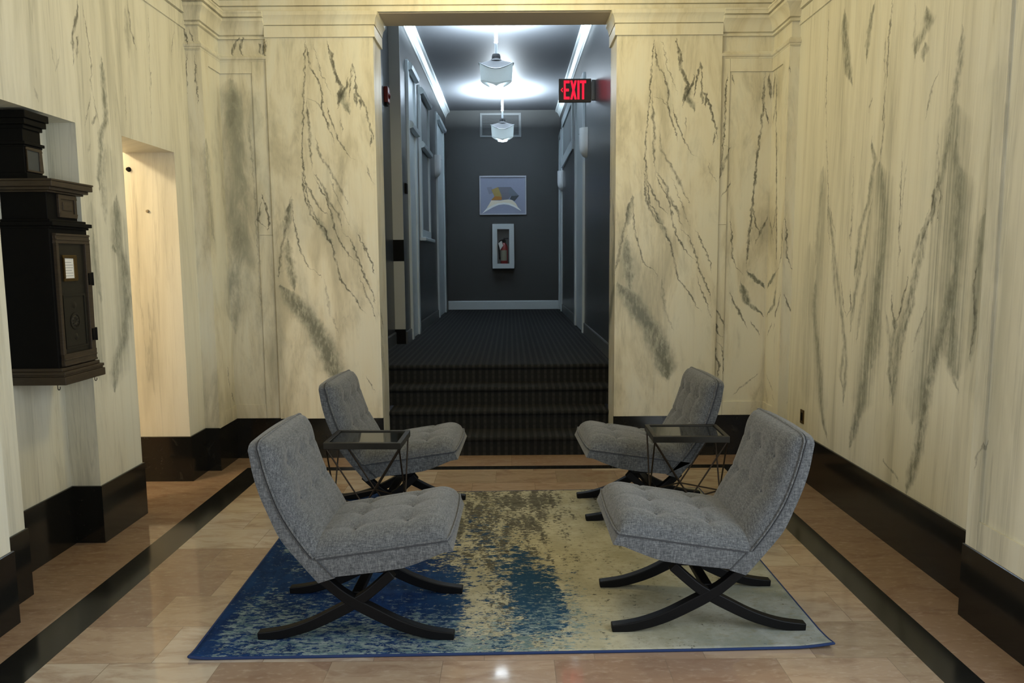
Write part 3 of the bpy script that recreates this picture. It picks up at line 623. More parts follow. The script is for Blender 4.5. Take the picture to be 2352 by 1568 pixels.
    for a in us2:
        k = round(a*(N-1))
        for b in vs2:
            j = round(b*(W-1)); p = vv[A[k, j]]
            MB().lathe([(.0001,p[0]+.007),(.006,p[0]+.006),(.0105,p[0]+.001),(.0105,p[0]-.005)], p[1], p[2], 12, 'x').build('button', fab, back, smooth=50)
    # ---- crossed sabre legs, two bars a side
    topL = [(.430,.031),(.317,.048),(.200,.088),(.083,.148),(-.024,.206),(-.080,.250),(-.150,.316)]
    botL = [(.428,.0),(.330,.003),(.200,.038),(.083,.092),(-.024,.152),(-.100,.212),(-.178,.282)]
    T = spline(topL, 22); Bq = spline(botL, 22)
    for s in (-1, 1):
        for d in (1, -1):
            m = MB(); y0 = s*.222-.022; y1 = y0+.044; vs_ = []
            if d < 0: y0 += .0006; y1 -= .0006
            for (a, az), (b, bz) in zip(T, Bq): vs_ += [(d*a, y0, az), (d*a, y1, az), (d*b, y1, max(0, bz)), (d*b, y0, max(0, bz))]
            n = len(T); fs = [(4*i+c, 4*i+(c+1)%4, 4*i+4+(c+1)%4, 4*i+4+c) for i in range(n-1) for c in range(4)]+[(3,2,1,0), tuple(4*n-4+c for c in range(4))]
            m.add(vs_, fs).build('leg', M['blackwood'], root, smooth=45, bevel=.004)
    MB().box(-.022, .022, -.20, .20, .172, .200).build('stretcher', M['blackwood'], root, bevel=.004)
    MB().box(-.140, .150, -.235, .235, .300, .330).build('seat_rail', M['blackwood'], root, bevel=.004)
    return root

GC = 'tufted lounge chairs on the rug'
c1 = make_chair('grey tufted lounge chair in front, standing on the blue end of the rug', GC)
def chair(x, y, a, label, src=None):
    o = copy_tree(c1) if src is None else src
    o.location = (x, y, .0115); o.rotation_euler = (0, 0, math.radians(a)); o['label'] = label; return o
chair(-.680, 3.280, -1.0, c1['label'], c1)
chair(.867, 3.330, 180.0, 'grey tufted lounge chair in front, standing on the cream end of the rug')
chair(-.755, 4.715, -2.0, 'grey tufted lounge chair near the stairs, behind the blue side wire table')
chair(.885, 4.735, 182.0, 'grey tufted lounge chair near the stairs, behind the cream side wire table')

# ------------------------------------------------------------------ wire side tables
def make_table(label):
    root = thing('side_table', label, 'table', group='wire side tables')
    a, b, h, zr = .2175, .160, .630, .265
    t = MB(); r = .0125
    for x0, x1, y0, y1 in ((-a, a, -b, -b+2*r), (-a, a, b-2*r, b), (-a, -a+2*r, -b+2*r, b-2*r), (a-2*r, a, -b+2*r, b-2*r)): t.box(x0, x1, y0, y1, h-.036, h)
    t.build('top_frame', M['bronze'], root, bevel=.002)
    MB().box(-a+2*r, a-2*r, -b+2*r, b-2*r, h-.020, h-.006).build('table_top', M['tglass'], root)
    mid = [(a-.01, 0), (0, b-.01), (-a+.01, 0), (0, -b+.01)]
    g = MB()
    for i in range(4):
        p, q = mid[i], mid[(i+1)%4]; g.tube([(p[0],p[1],zr), (q[0],q[1],zr)], .0048, 8)
    g.build('ring', M['rust'], root, smooth=60)
    cs = [(a-.012, b-.012, 0, 1), (-a+.012, b-.012, 1, 2), (-a+.012, -b+.012, 2, 3), (a-.012, -b+.012, 3, 0)]
    for x, y, i, j in cs:
        for k in (i, j):
            MB().tube([(x, y, h-.034), (mid[k][0], mid[k][1], zr)], .0048, 8).build('rod', M['rust'], root, smooth=60)
            MB().tube([(mid[k][0], mid[k][1], zr), (x, y, .0)], .0048, 8).build('leg', M['rust'], root, smooth=60)
    return root
t1 = make_table('black glass topped wire side table between the two chairs on the blue side')
t1.location = (-.828, 4.166, .0115); t1.rotation_euler = (0, 0, math.radians(-1.7))
t2 = copy_tree(t1); t2['label'] = 'black glass topped wire side table between the two chairs on the cream side'
t2.location = (1.030, 4.262, .0115); t2.rotation_euler = (0, 0, math.radians(-1.6))

# ------------------------------------------------------------------ rug
def mat_rug():
    m = NT('abstract_woven_rug'); at = m.n('ShaderNodeAttribute', attribute_name='mix'); uvn = m.n('ShaderNodeAttribute', attribute_name='wv')
    r_, g_, b_ = [m.xyz(at.outputs['Vector'])[i] for i in range(3)]
    wv = uvn.outputs['Vector']
    n1 = m.noise(m.mapping(wv, (1.0, 2.0, 1)), 11, 9, .78, .2)
    n2 = m.math('ADD', m.math('MULTIPLY', m.noise(m.mapping(wv, (3.0, .9, 1), loc=(3, 5, 0)), 4.5, 5, .6, .2), .55), m.math('MULTIPLY', m.noise(m.mapping(wv, (1.2, 1.5, 1), loc=(1, 5, 0)), 20, 8, .8), .45))
    n3 = m.noise(m.mapping(wv, (1.0, 2.4, 1), loc=(7, 1, 2)), 16, 8, .8)
    fk = m.math('SUBTRACT', m.noise(m.mapping(wv, (1., 2.3, 1), loc=(2, 9, 1)), 38, 4, .65), .5)
    fk2 = m.math('SUBTRACT', m.noise(m.mapping(wv, (1.2, 1.6, 1), loc=(5, 2, 1)), 30, 5, .7), .5)
    nf = m.noise(m.mapping(wv, (1., 2.5, 1)), 170, 2)
    cl = m.noise(wv, 4.5, 6, .65)
    cream = m.mix(m.smooth(cl, .35, .65), (.40, .36, .225, 1), (.50, .455, .30, 1))
    cool = m.mix(m.smooth(cl, .38, .66), (.22, .245, .215, 1), (.36, .375, .35, 1))
    hue = m.n('ShaderNodeAttribute', attribute_name='hue'); h0, h1, _ = [m.xyz(hue.outputs['Vector'])[i] for i in range(3)]
    base = m.mix(m.math('MULTIPLY', h0, 1., clamp=True), cream, cool)
    base = m.mix(m.math('MULTIPLY', m.smooth(m.math('ADD', n3, m.math('MULTIPLY', fk2, .5)), .50, .66), .6), base, (.24, .22, .13, 1))
    dark = m.smooth(m.math('ADD', m.math('MULTIPLY', m.math('ADD', m.math('SUBTRACT', n2, .5), m.math('MULTIPLY', fk2, .65)), 3.6), m.math('MULTIPLY', m.math('SUBTRACT', g_, .58), .95)), -.06, .16)
    col = m.mix(m.math('MULTIPLY', dark, .88), base, m.mix(m.smooth(m.math('ADD', n1, m.math('MULTIPLY', fk, .6)), .38, .62), (.030, .030, .026, 1), (.115, .11, .08, 1)))
    blue = m.smooth(m.math('ADD', m.math('MULTIPLY', m.math('ADD', m.math('SUBTRACT', n1, .5), m.math('MULTIPLY', fk, .38)), 3.0), m.math('MULTIPLY', m.math('SUBTRACT', r_, .5), .95)), -.05, .10)
    bl = m.mix(m.smooth(n2, .40, .62), (.005, .021, .080, 1), (.008, .040, .135, 1))
    bl = m.mix(m.math('MULTIPLY', h1, .8), bl, (.016, .062, .110, 1))
    col = m.mix(blue, col, bl)
    aq = m.math('MULTIPLY', m.smooth(m.math('ADD', m.math('MULTIPLY', m.math('ADD', m.math('SUBTRACT', n3, .5), m.math('MULTIPLY', fk, -.42)), 3.6), m.math('MULTIPLY', m.math('SUBTRACT', b_, .54), 1.15)), -.05, .16), .92)
    aqc = m.mix(m.smooth(n1, .40, .60), (.085, .15, .165, 1), (.27, .33, .31, 1))
    col = m.mix(aq, col, aqc)
    col = m.mix(m.math('MULTIPLY', nf, .35), col, m.mix(.5, col, (.03,.03,.03,1)))
    m.set(Base_Color=col, Roughness=.95); m.b.inputs['Specular IOR Level'].default_value = .12
    m.bump(nf, .4, .003); return m.mat
# coarse layout of the pattern, rows from the edge nearest the door to the stairs, 16 columns across
RB = ["988888888746310000000000","998999998833782000000000","999999999833883000000000","999999998734872000000000","999999986434630000000000","999999864344300000000000","999998742243200000000000","999998631232100000000000","999987521121000000000000","999986410110000000000000"]
RD = ["000000000035332111110000","000000001135322111111000","000000001234332221111100","000000012334432222111100","000000234455543322111100","000002355566643222111000","000003466676664223121000","000003566676776223112100","000003566576776226521000","000003566576776337751000"]
RA = ["145567656675653210000000","266665656544555310000000","154443232212344200000000","122133111111222100000000","124432211111111000000000","256521111100000000000000","165411111000000000000000","132111000000000000000000","111111000000000000000000","222111000000000000000000"]
RH = ["222222222222223345788999","222222222222112234567889","222222222222111123456778","222222222221001123456667","222222222211000123445566","222222222211001123444455","222222222211111223344444","222222222212222333444444","222222222212233344455544","222222222212233344455544"]
def samp(T, u, v):
    R, C = len(T), len(T[0]); x = u*(C-1); y = v*(R-1); i, j = min(int(y), R-2), min(int(x), C-2); a, b = y-i, x-j
    a = a*a*(3-2*a); b = b*b*(3-2*b); g = lambda i, j: int(T[i][j])/9.
    return (g(i,j)*(1-b)+g(i,j+1)*b)*(1-a)+(g(i+1,j)*(1-b)+g(i+1,j+1)*b)*a
def make_rug():
    c = [Vector((-1.352, 2.905, 0)), Vector((1.360, 2.955, 0)), Vector((1.345, 5.140, 0)), Vector((-1.410, 5.062, 0))]
    NX, NY = 110, 88; vs = []; col = []; wv = []; hue = []
    for j in range(NY+1):
        for i in range(NX+1):
            u, v = i/NX, j/NY
            p = (c[0]*(1-u)+c[1]*u)*(1-v)+(c[3]*(1-u)+c[2]*u)*v
            d = math.hypot((1-u)*2.7, v*2.2); lift = .015*max(0, 1-d/.16)**1.5
            d2 = math.hypot(u*2.7, v*2.2); lift += .009*max(0, 1-d2/.07)**1.4
            lift += .004*max(0, 1-v*2.2/.05)*max(0, (u-.8)/.2)
            vs.append((p.x, p.y, .0105+lift)); col.append((samp(RB,u,v), samp(RD,u,v), samp(RA,u,v)))
            wv.append((u*2.72, v*2.2, 0)); hue.append((samp(RH,u,v), max(0, min(1, (u-.33)/.15)), 0))
    fs = [(j*(NX+1)+i, j*(NX+1)+i+1, (j+1)*(NX+1)+i+1, (j+1)*(NX+1)+i) for j in range(NY) for i in range(NX)]
    me = bpy.data.meshes.new('rug_pile'); me.from_pydata(vs, [], fs); me.materials.append(mat_rug())
    for nm, d in (('mix', col), ('wv', wv), ('hue', hue)):
        a = me.attributes.new(nm, 'FLOAT_VECTOR', 'POINT')
        for k, x in enumerate(d): a.data[k].vector = x
    for p in me.polygons: p.use_smooth = True
    root = thing('rug', 'abstract blue and cream woven rug under the four lounge chairs', 'rug')
    o = bpy.data.objects.new('pile', me); COL.objects.link(o); o.parent = root
    o.modifiers.new('thick', 'SOLIDIFY').thickness = .008; o.modifiers['thick'].offset = -1
    edge = [vs[i] for i in range(NX+1)]+[vs[j*(NX+1)+NX] for j in range(1, NY+1)]+[vs[NY*(NX+1)+i] for i in range(NX-1, -1, -1)]+[vs[j*(NX+1)] for j in range(NY-1, -1, -1)]
    MB().tube([(x, y, z-.0045) for x, y, z in edge], .0062, 8).build('bound_edge', plain('navy_binding', (.010, .028, .10, 1), .9), root, smooth=60)
    return root
make_rug()
# ------------------------------------------------------------------ antique mail box in the left wall's recess
def make_mailbox():
    root = thing('mailbox', 'antique black and brown wall mailbox mounted in the marble recess', 'mailbox', (-2.59, 3.94, 1.02))
    o = root.location
    def put(m, name, mat, parent=None, bev=.003, smooth=None):
        m.v = [(x-o[0], y-o[1], z-o[2]) for x, y, z in m.v]
        q = m.build(name, mat, parent or root, bevel=bev, smooth=smooth)
        return q
    x0 = -2.588
    put(MB().box(x0, -2.340, 3.778, 4.112, 1.10, 1.835), 'body', M['boxblack'])
    put(MB().box(x0, -2.298, 3.757, 4.132, 1.020, 1.062).box(x0, -2.306, 3.764, 4.126, 1.062, 1.072).box(x0, -2.301, 3.760, 4.130, 1.072, 1.088).box(x0, -2.320, 3.770, 4.120, 1.088, 1.106), 'base_moulding', M['wood'])
    put(MB().box(x0, -2.312, 3.766, 4.122, 1.838, 1.858).box(x0, -2.328, 3.772, 4.116, 1.826, 1.838).box(x0, -2.335, 3.785, 4.105, 1.858, 1.872), 'waist_moulding', M['boxblack'])
    put(MB().box(x0, -2.355, 3.80, 4.06, 1.87, 2.012), 'frieze', M['boxblack'])
    fp = MB()
    for y0, y1, z0, z1 in ((3.885,4.045,1.885,1.905),(3.885,4.045,1.985,2.005),(3.885,3.905,1.905,1.985),(4.025,4.045,1.905,1.985)): fp.box(-2.358, -2.343, y0, y1, z0, z1)
    fp.box(-2.358, -2.350, 3.905, 4.025, 1.905, 1.985)
    fp.box(-2.358, -2.346, 3.925, 4.005, 1.922, 1.968)
    put(fp, 'frieze_panel', M['wood'])
    put(MB().box(x0, -2.338, 3.790, 4.105, 2.008, 2.018).box(x0, -2.318, 3.775, 4.118, 2.018, 2.034).box(x0, -2.300, 3.762, 4.130, 2.034, 2.062).box(x0, -2.296, 3.758, 4.133, 2.062, 2.072), 'cornice', M['wood'])
    # door with a dark panel, card holder and hinges
    d = MB(); dx0, dx1 = -2.342, -2.322; y0, y1, z0, z1 = 3.800, 4.100, 1.112, 1.800
    for a, b, c, e in ((y0,y1,z1-.050,z1),(y0,y1,z0,z0+.060),(y0,y0+.022,z0+.06,z1-.05),(y1-.042,y1,z0+.06,z1-.05)): d.box(dx0, dx1, a, b, c, e)
    for a, b, c, e in ((y0,y1,z1-.012,z1),(y0,y1,z1-.034,z1-.026),(y0,y1,z0,z0+.012),(y0,y1,z0+.03,z0+.038)): d.box(dx0, dx1+.005, a, b, c, e)
    door = put(d, 'door', M['wood'])
    put(MB().box(dx0, dx0+.008, y0+.022, y1-.042, z0+.06, z1-.05), 'door_panel', M['bronze'], door, 0)
    ph = MB(); qy0, qy1, qz0, qz1 = y0+.040, y1-.060, z0+.085, z0+.370
    for q in ((qy0,qy1,qz1-.010,qz1),(qy0,qy1,qz0,qz0+.010),(qy0,qy0+.010,qz0+.01,qz1-.01),(qy1-.010,qy1,qz0+.01,qz1-.01)): ph.box(dx0+.008, dx0+.0125, *q)
    put(ph, 'panel_border', M['bronze'], door, .001)
    em = MB(); cy, cz = (qy0+qy1)/2, (qz0+qz1)/2
    em.lathe([(.046,dx0+.008),(.046,dx0+.0105),(.040,dx0+.0112),(.034,dx0+.0105),(.034,dx0+.008)], cy, cz, 28, 'x')
    for k in range(9):
        t = 2*PI*k/9; em.lathe([(.0001,dx0+.0118),(.008,dx0+.0105),(.011,dx0+.008)], cy+.021*math.cos(t), cz+.021*math.sin(t), 10, 'x')
    for k in (-1, 1): em.lathe([(.0001,dx0+.0115),(.014,dx0+.0102),(.019,dx0+.008)], cy, cz+k*.085, 14, 'x')
    put(em, 'relief', M['bronze'], door, 0, 60)
    ch = MB(); a, b, c, e = 3.858, 3.980, 1.552, 1.690
    for q in ((a,b,e-.016,e),(a,b,c,c+.016),(a,a+.016,c+.016,e-.016),(b-.026,b,c+.016,e-.016)): ch.box(dx0+.006, dx0+.016, *q)
    holder = put(ch, 'card_holder', M['brass'], door)
    card = put(MB().box(dx0+.008, dx0+.011, a+.014, b-.024, c+.014, e-.014), 'card', M['card'], door, 0)
    tx = MB()
    for k in range(6): tx.box(dx0+.0109, dx0+.0114, a+.022, b-.034-(.012 if k % 3 == 2 else 0), c+.028+.014*k, c+.0305+.014*k)
    put(tx, 'print', M['ink'], card, 0)
    for zc in (1.56, 1.255):
        put(MB().box(dx1-.004, dx1+.006, 4.066, 4.104, zc-.032, zc+.032).tube([(dx1+.004, 4.102, zc-.036), (dx1+.004, 4.102, zc+.036)], .006, 8), 'hinge', M['boxblack'], door, .001)
    # upper chute housing up to the recess's head
    up = -2.455
    put(MB().box(x0, up, 3.808, 3.950, 2.070, 2.345), 'chute', M['boxblack'])
    put(MB().box(x0, up+.016, 3.798, 3.962, 2.070, 2.105), 'chute_plinth', M['boxblack'])
    put(MB().box(x0, up+.014, 3.798, 3.962, 2.246, 2.262).box(x0, up+.006, 3.804, 3.954, 2.236, 2.246), 'chute_moulding', M['boxblack'])
    put(MB().box(x0, up+.010, 3.802, 3.958, 2.325, 2.345).box(x0, up+.024, 3.792, 3.970, 2.345, 2.375).box(x0, up+.034, 3.784, 3.978, 2.375, 2.412), 'chute_cornice', M['boxblack'])
    wf = MB()
    for q in ((3.818,3.945,2.222,2.236),(3.818,3.945,2.112,2.122),(3.818,3.826,2.122,2.222),(3.920,3.945,2.122,2.222)): wf.box(up-.001, up+.008, *q)
    win = put(wf, 'chute_window', M['wood'])
    put(MB().box(up-.001, up+.002, 3.826, 3.920, 2.122, 2.222), 'pane', M['ventdark'], win, 0)
    for y, x in ((3.762, -2.345), (4.062, -2.322)):
        pts = [(x, y, 1.022), (x, y, 1.008)]+[(x, y+.010-.010*math.cos(t), 1.004-.010*math.sin(t)) for t in [PI*k/8 for k in range(1, 9)]]+[(x, y+.020, 1.010)]
        put(MB().tube(pts, .0024, 6), 'hook', M['bronze'], None, 0, 60)
make_mailbox()

# small fittings in the lobby
t = thing('outlet_plate', 'narrow old brass plate low on the right marble wall', 'wall plate', (XR, 5.41, .467))
MB().box(-.006, .004, -.032, .032, -.052, .052).build('plate', M['brass'], t, bevel=.002)
MB().box(-.0075, -.004, -.014, .014, -.03, .03).build('socket', M['boxblack'], t)
t = thing('wall_stub', 'black round stub high on the lit marble door jamb', 'wall fitting', (-2.755, 5.435, 2.317))
MB().lathe([(.0001,-.022),(.012,-.021),(.014,-.016),(.014,-.004),(.018,.0)], 0, 0, 16, 'y').build('stub', M['boxblack'], t, smooth=50)
t = thing('wall_peg', 'small dull metal peg on the lit marble door jamb', 'wall fitting', (-2.635, 5.435, 2.018))
MB().lathe([(.0001,-.016),(.009,-.015),(.011,-.010),(.011,.0)], 0, 0, 16, 'y').build('peg', plain('dull_zinc', (.22,.19,.13,1), .5, .5), t, smooth=50)

# ------------------------------------------------------------------ hall
def make_pendant(label, x, y):
    """hung bowl lamp: rod, cap, saddle shaped lid and a faceted shade that dips in the middle"""
    root = thing('pendant_lamp', label, 'lamp', (x, y, 0), group='hall pendant lamps')
    MB().tube([(0,0,4.05),(0,0,4.547)], .0165, 12).lathe([(.0001,4.547),(.06,4.546),(.055,4.53),(.02,4.515),(.02,4.51)], 0, 0, 20).build('rod', M['rod'], root, smooth=40)
    MB().lathe([(.02,4.072),(.045,4.068),(.052,4.045),(.053,4.015),(.075,3.995),(.08,3.985)], 0, 0, 28).build('cap', M['lampcap'], root, smooth=45)
    n = 72; zr = lambda a: 3.862+.105*abs(math.cos(a))**2.0
    vs = []
    for r, k in ((.06, 0.), (.12, .45), (.185, .93), (.205, 1.)):
        for i in range(n):
            a = 2*PI*i/n; vs.append((r*math.cos(a), r*.92*math.sin(a), 4.0*(1-k)+k*zr(a)))
    fs = [(q*n+i, q*n+(i+1)%n, (q+1)*n+(i+1)%n, (q+1)*n+i) for q in range(3) for i in range(n)]
    MB().add(vs, fs).build('lid', M['lampcap'], root, smooth=60)
    rim = [(.206*math.cos(2*PI*i/n), .206*.92*math.sin(2*PI*i/n), zr(2*PI*i/n)) for i in range(n+1)]
    MB().tube(rim, .006, 6, False).build('rim', M['lampmetal'], root, smooth=60)
    vs = []; zb = lambda a: 3.700+.055*abs(math.cos(a))**1.5
    prof = ((.200, 0.), (.196, .08), (.192, .5), (.186, .96), (.160, 1.03), (.09, 1.07), (.0005, 1.08))
    for r, k in prof:
        for i in range(n):
            a = 2*PI*i/n; z = zr(a)*(1-k)+zb(a)*k
            if k > 1: z = min(z, zb(a)-.004*(k-1)*20)
            vs.append((r*math.cos(a), r*.92*math.sin(a), z))
    fs = [(q*n+i, q*n+(i+1)%n, (q+1)*n+(i+1)%n, (q+1)*n+i) for q in range(len(prof)-1) for i in range(n)]
    MB().add(vs, fs).build('lamp_shade', M['lampshade'], root, smooth=40)
    MB().lathe([(.0001,3.684),(.06,3.685),(.080,3.690),(.082,3.705),(.0001,3.705)], 0, 0, 32).build('lens', M['lens'], root, smooth=50)
    return root
PEND = ((-.150, 9.05), (-.118, 13.05))
make_pendant('nearer of the two bowl lamps hanging down the hall', *PEND[0])
make_pendant('farther bowl lamp, hanging before the end wall grille', *PEND[1])

def make_sconce(label, s, x, y, z):
    root = thing('wall_sconce', label, 'sconce', (x, y, z), group='hall wall sconces')
    prof = [(.098,.185),(.100,.17),(.100,-.02),(.096,-.075),(.082,-.125),(.058,-.16),(.028,-.18),(.0005,-.186)]
    a0 = -PI/2 if s > 0 else PI/2
    m = MB().lathe(prof, 0, 0, 24, a0=a0, a1=a0+PI).lathe([(.098,.185),(.090,.185),(.090,.0),(.02,-.1)], 0, 0, 24, a0=a0, a1=a0+PI)
    m.build('shade', M['plaster'], root, smooth=50)
    q = MB().box(min(0, s*.012), max(0, s*.012), -.07, .07, -.1, .15); q.build('back_plate', M['plaster'], root)
    MB().lathe([(.0001,.006),(.007,.005),(.008,0)], 0, 0, 10).build('screw', M['boxblack'], root, loc=(s*.099, 0, .11))
make_sconce('white half round sconce on the left hall wall by the end door', 1, XHL, 12.62, 3.21)
make_sconce('nearer white half round sconce on the right hall wall below the exit sign', -1, XHR, 9.62, 3.12)
make_sconce('farther white half round sconce on the right hall wall near the end', -1, XHR, 13.985, 3.10)

def poly_prism(m, pts, y0, y1):
    n = len(pts); vs = [(x, y0, z) for x, z in pts]+[(x, y1, z) for x, z in pts]
    return m.add(vs, [tuple(range(n)), tuple(range(2*n-1, n-1, -1))]+[(i, (i+1)%n, n+(i+1)%n, n+i) for i in range(n)])
def make_exit():
    Y = 8.75; root = thing('exit_sign', 'lit red EXIT sign on a bracket from the right hall wall', 'exit sign', (XHR, Y, 3.58))
    b = MB().box(.572-XHR, .945-XHR, -.022, .022, -.132, .130)
    b.build('housing', M['signbody'], root, bevel=.006)
    MB().box(.950-XHR, .988-XHR, -.035, .035, -.11, .115).box(.94-XHR, .955-XHR, -.012, .012, -.10, .10).build('bracket', M['lampmetal'], root, bevel=.004)
    m = MB(); y0, y1 = -.0255, -.021; zb, zt = -.102, .108; h = zt-zb
    def bar(x0, x1, z0, z1): m.box(x0, x1, y0, y1, z0, z1)
    x = .630-XHR; wd = .066; s = .021
    bar(x, x+s, zb, zt); bar(x+s, x+wd, zt-.030, zt); bar(x+s, x+wd, zb, zb+.030); bar(x+s, x+wd-.008, -.013, .017)
    x += .074; c = .074
    poly_prism(m, [(x,zt),(x+.024,zt),(x+c,zb),(x+c-.024,zb)], y0, y1); poly_prism(m, [(x+c-.024,zt),(x+c,zt),(x+.024,zb),(x,zb)], y0, y1-.0005)
    x += .082; bar(x, x+s+.003, zb, zt)
    x += .030; bar(x, x+.070, zt-.030, zt); bar(x+.024, x+.047, zb, zt-.030)
    poly_prism(m, [(.594-XHR,.003),(.616-XHR,.030),(.618-XHR,.016),(.606-XHR,.003),(.618-XHR,-.010),(.616-XHR,-.024)], y0, y1)
    m.build('lettering', M['signred'], root)
make_exit()

t = thing('mounted_fire_alarm', 'dark red fire alarm on the left hall wall inside the opening', 'fire alarm', (XHN, 8.40, 3.465))
MB().box(0, .045, -.07, .07, -.085, .085).build('housing', M['reddark'], t, bevel=.008)
MB().box(0, .030, -.05, .05, -.112, -.085).build('end_cap', M['boxblack'], t, bevel=.004)
MB().lathe([(.0001,.062),(.03,.058),(.04,.045)], 0, 0, 20, 'x').build('dome', M['reddark'], t, smooth=50)
t = thing('mounted_thermostat', 'small black box on the left hall wall past the pale strip', 'thermostat', (XHL, 8.93, 2.50))
MB().box(0, .028, -.045, .045, -.06, .06).build('case', M['boxblack'], t, bevel=.005)

# end wall: grille, framed print, extinguisher cabinet
t = thing('wall_grille', 'grey framed air grille high on the hall end wall', 'grille', (-.172, YE, 4.262))
m = MB(); a, b = .402, .231
for q in ((-a,a,b-.04,b),(-a,a,-b,-b+.04),(-a,-a+.045,-b+.04,b-.04),(a-.045,a,-b+.04,b-.04)): m.box(q[0], q[1], -.02, 0, q[2], q[3])
m.build('frame', M['vent'], t, bevel=.003)
m = MB()
for k in range(14): z = -b+.05+.027*k; m.box(-a+.045, a-.045, -.012, -.002, z, z+.017)
m.build('slat', M['ventdark'], t)
MB().box(-a+.045, a-.045, -.003, 0, -b+.04, b-.04).build('backing', M['grey_end'], t)

t = thing('framed_print', 'silver framed print of coloured angles and a painted-in lamp reflection', 'picture', (-.136, YE, 2.911))
a, b = .461, .380; m = MB()
for q in ((-a,a,b-.028,b),(-a,a,-b,-b+.024),(-a,-a+.024,-b+.024,b-.028),(a-.024,a,-b+.024,b-.028)): m.box(q[0], q[1], -.03, 0, q[2], q[3])
m.build('frame', M['frame'], t, bevel=.003)
MB().box(-a+.024, a-.024, -.012, 0, -b+.024, b-.028).build('paper', M['mount'], t)
def A(p): return ((p[0]-498)/570.*2*a, -(p[1]-458)/472.*2*b)
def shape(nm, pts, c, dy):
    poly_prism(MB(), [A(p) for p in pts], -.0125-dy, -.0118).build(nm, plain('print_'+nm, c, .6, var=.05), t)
shape('grey_facet', [(300,360),(360,355),(385,425),(330,445)], (.19,.19,.24,1), .0002)
shape('yellow_facet', [(358,390),(440,358),(484,468),(398,478)], (.30,.22,.06,1), .0004)
shape('slate_facet', [(432,358),(595,358),(655,425),(592,470),(560,512),(482,510),(480,462)], (.125,.125,.155,1), .0003)
shape('steel_facet', [(595,358),(694,464),(600,466),(560,430)], (.11,.13,.16,1), .0005)
shape('orange_facet', [(398,468),(484,473),(482,514),(352,516)], (.32,.13,.012,1), .0006)
shape('green_facet', [(600,466),(696,462),(640,528),(582,502)], (.035,.045,.05,1), .0006)
shape('painted_reflection', [(300,608),(325,570),(355,518),(460,522),(520,512),(560,508),(612,516),(655,555),(690,618),(640,590),(575,560),(510,548),(440,560),(370,590)], (.86,.78,.62,1), .0007)  # lamp's reflection in the glazing, painted as a pale shape
shape('painted_reflection_edge', [(243,676),(300,612),(370,578),(440,553),(510,545),(575,552),(640,580),(690,612),(722,648),(690,632),(635,600),(570,574),(510,566),(445,574),(380,600),(310,636)], (.92,.92,.88,1), .0009)  # bright crescent of the same lamp reflection, also painted in

t = thing('mounted_extinguisher_cabinet', 'white wall cabinet with a glass front under the framed print', 'cabinet', (-.136, YE, 1.912))
a, b, dp = .213, .435, .15; m = MB()
m.box(-a, a, -.006, 0, -b, b); m.box(-a, -a+.012, -dp, -.006, -b, b); m.box(a-.012, a, -dp, -.006, -b, b); m.box(-a+.012, a-.012, -dp, -.006, b-.012, b); m.box(-a+.012, a-.012, -dp, -.006, -b, -b+.012)
m.build('case', M['vent'], t)
m = MB()
for q in ((-a,a,b-.10,b),(-a,a,-b,-b+.095),(-a,-a+.096,-b+.095,b-.10),(a-.096,a,-b+.095,b-.10)): m.box(q[0], q[1], -dp-.022, -dp, q[2], q[3])
d = m.build('door', M['trimw'], t, bevel=.004)
MB().box(-a+.09, a-.09, -dp-.010, -dp-.006, -b+.09, b-.095).build('glass_pane', M['glass'], d)
MB().box(-a+.068, -a+.084, -dp-.034, -dp-.020, -.11, .04).build('handle', M['chrome'], d, bevel=.003)
t = thing('fire_extinguisher', 'red fire extinguisher with a white tag inside the glass cabinet', 'fire extinguisher', (-.120, YE-.077, 1.912-.405))
MB().lathe([(.0001,0),(.060,0),(.066,.008),(.066,.30),(.062,.33),(.045,.365),(.025,.385),(.022,.40),(.0001,.40)], 0, 0, 28).build('cylinder', M['red'], t, smooth=40)
MB().lathe([(.0675,.10),(.0675,.27)], 0, 0, 20, a0=-PI*.95, a1=-PI*.25).build('paper_label', plain('aged_label', (.30,.30,.22,1), .6, var=.2), t, smooth=40)
MB().lathe([(.024,.39),(.028,.395),(.028,.43),(.016,.445),(.0001,.446)], 0, 0, 16).box(-.012, .075, -.008, .008, .452, .464).build('valve', M['boxblack'], t, smooth=40)
MB().tube([(-.02,-.02,.43),(-.075,-.03,.42),(-.092,-.03,.33),(-.084,-.035,.20),(-.078,-.03,.12)], .011, 8).build('hose', M['boxblack'], t, smooth=60)
MB().add([(-.10,-.070,.38),(-.045,-.070,.42),(-.015,-.070,.345),(-.07,-.070,.27),(-.10,-.072,.38),(-.045,-.072,.42),(-.015,-.072,.345),(-.07,-.072,.27)], [(0,1,2,3),(7,6,5,4),(0,4,5,1),(1,5,6,2),(2,6,7,3),(3,7,4,0)]).build('paper_tag', M['card'], t)

t.scale = (1.12, 1.0, 1.22)
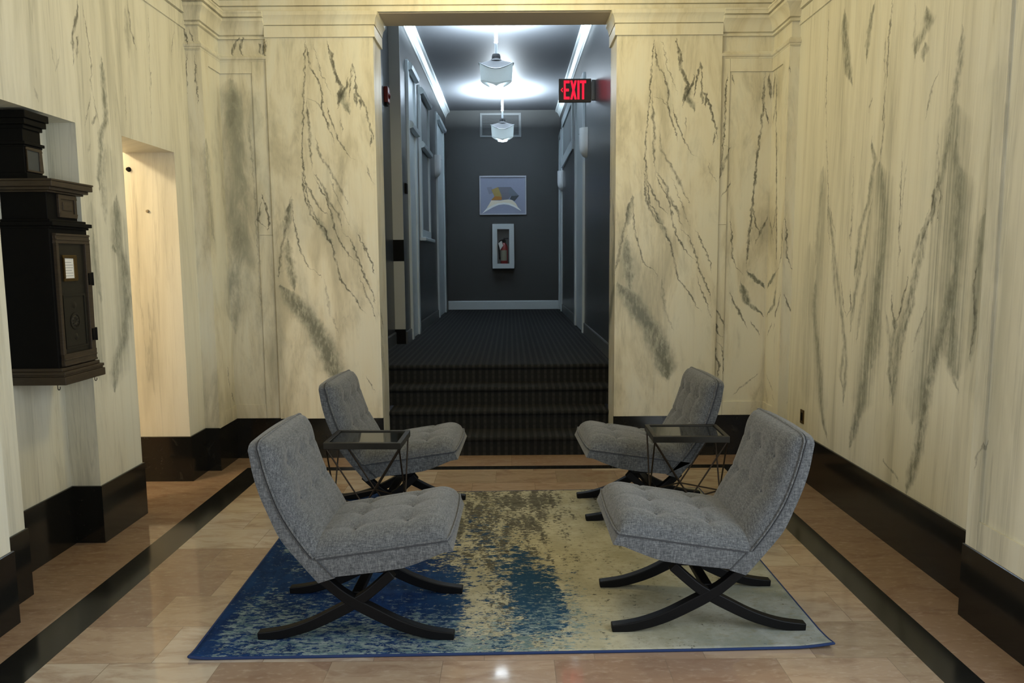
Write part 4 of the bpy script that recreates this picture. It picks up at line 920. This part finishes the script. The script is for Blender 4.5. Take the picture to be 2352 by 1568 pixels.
# ------------------------------------------------------------------ light
def area(name, loc, rot, sx, sy, col, power, shape='RECTANGLE'):
    L = bpy.data.lights.new(name, 'AREA'); L.shape = shape; L.size = sx; L.size_y = sy; L.color = col; L.energy = power
    o = bpy.data.objects.new(name, L); COL.objects.link(o); o.location = loc; o.rotation_euler = rot; return o
def point(name, loc, r, col, power):
    L = bpy.data.lights.new(name, 'POINT'); L.shadow_soft_size = r; L.color = col; L.energy = power
    o = bpy.data.objects.new(name, L); COL.objects.link(o); o.location = loc; return o
point('lobby_lamp', (-.1, 4.85, 3.72), .22, (1., .845, .45), 66)
area('window_daylight', (2.34, 1.25, 1.82), (0, math.radians(90), 0), 2.9, 2.1, (.80, .90, 1.), 118)
area('added_front_fill', (-.7, -2.22, 1.7), (math.radians(90), 0, 0), 1.9, 3.2, (.90, .94, 1.), 24)  # fill from behind the camera, added to lift the near right wall
area('added_left_fill', (-2.55, 1.1, 1.9), (0, -math.radians(90), 0), 2.5, 1.7, (.92, .95, 1.), 48)  # fill through an invented left window, added to brighten the right wall
point('passage_lamp', (-3.70, 4.0, 3.0), .10, (1., .80, .52), 95)
for x, y in PEND:
    area('pendant_bulb', (x, y, 4.20), (PI, 0, 0), .10, .10, (.78, .905, 1.), 520, 'DISK')
W = bpy.data.worlds.new('world'); S.world = W; W.use_nodes = True
W.node_tree.nodes['Background'].inputs[0].default_value = (.8, .9, 1., 1); W.node_tree.nodes['Background'].inputs[1].default_value = .02

# ------------------------------------------------------------------ camera
F = 1690.; H = 1.65; PITCH = math.radians(6.348415); YAW = math.radians(-.0905525); ROLL = math.radians(.4)
def axis(r, u, f):
    c, s = math.cos(ROLL), math.sin(ROLL); r, u = r*c+u*s, -r*s+u*c
    u, f = u*math.cos(PITCH)-f*math.sin(PITCH), f*math.cos(PITCH)+u*math.sin(PITCH)
    c, s = math.cos(YAW), math.sin(YAW); return Vector((r*c-f*s, r*s+f*c, u))
cam = bpy.data.cameras.new('camera'); co = bpy.data.objects.new('camera', cam); COL.objects.link(co)
cam.sensor_width = 36.; cam.sensor_fit = 'HORIZONTAL'; cam.lens = 36.*F/2352.; cam.clip_start = .05
ax, ay, az = axis(1,0,0), axis(0,1,0), -axis(0,0,1)
co.matrix_world = Matrix(((ax.x,ay.x,az.x,0),(ax.y,ay.y,az.y,0),(ax.z,ay.z,az.z,H),(0,0,0,1)))
S.camera = co
S.view_settings.view_transform = 'Standard'; S.view_settings.look = 'None'; S.view_settings.gamma = 1.; S.view_settings.use_curve_mapping = False
S.view_settings.exposure = 0.
S.cycles.use_denoising = True
S.cycles.max_bounces = 8
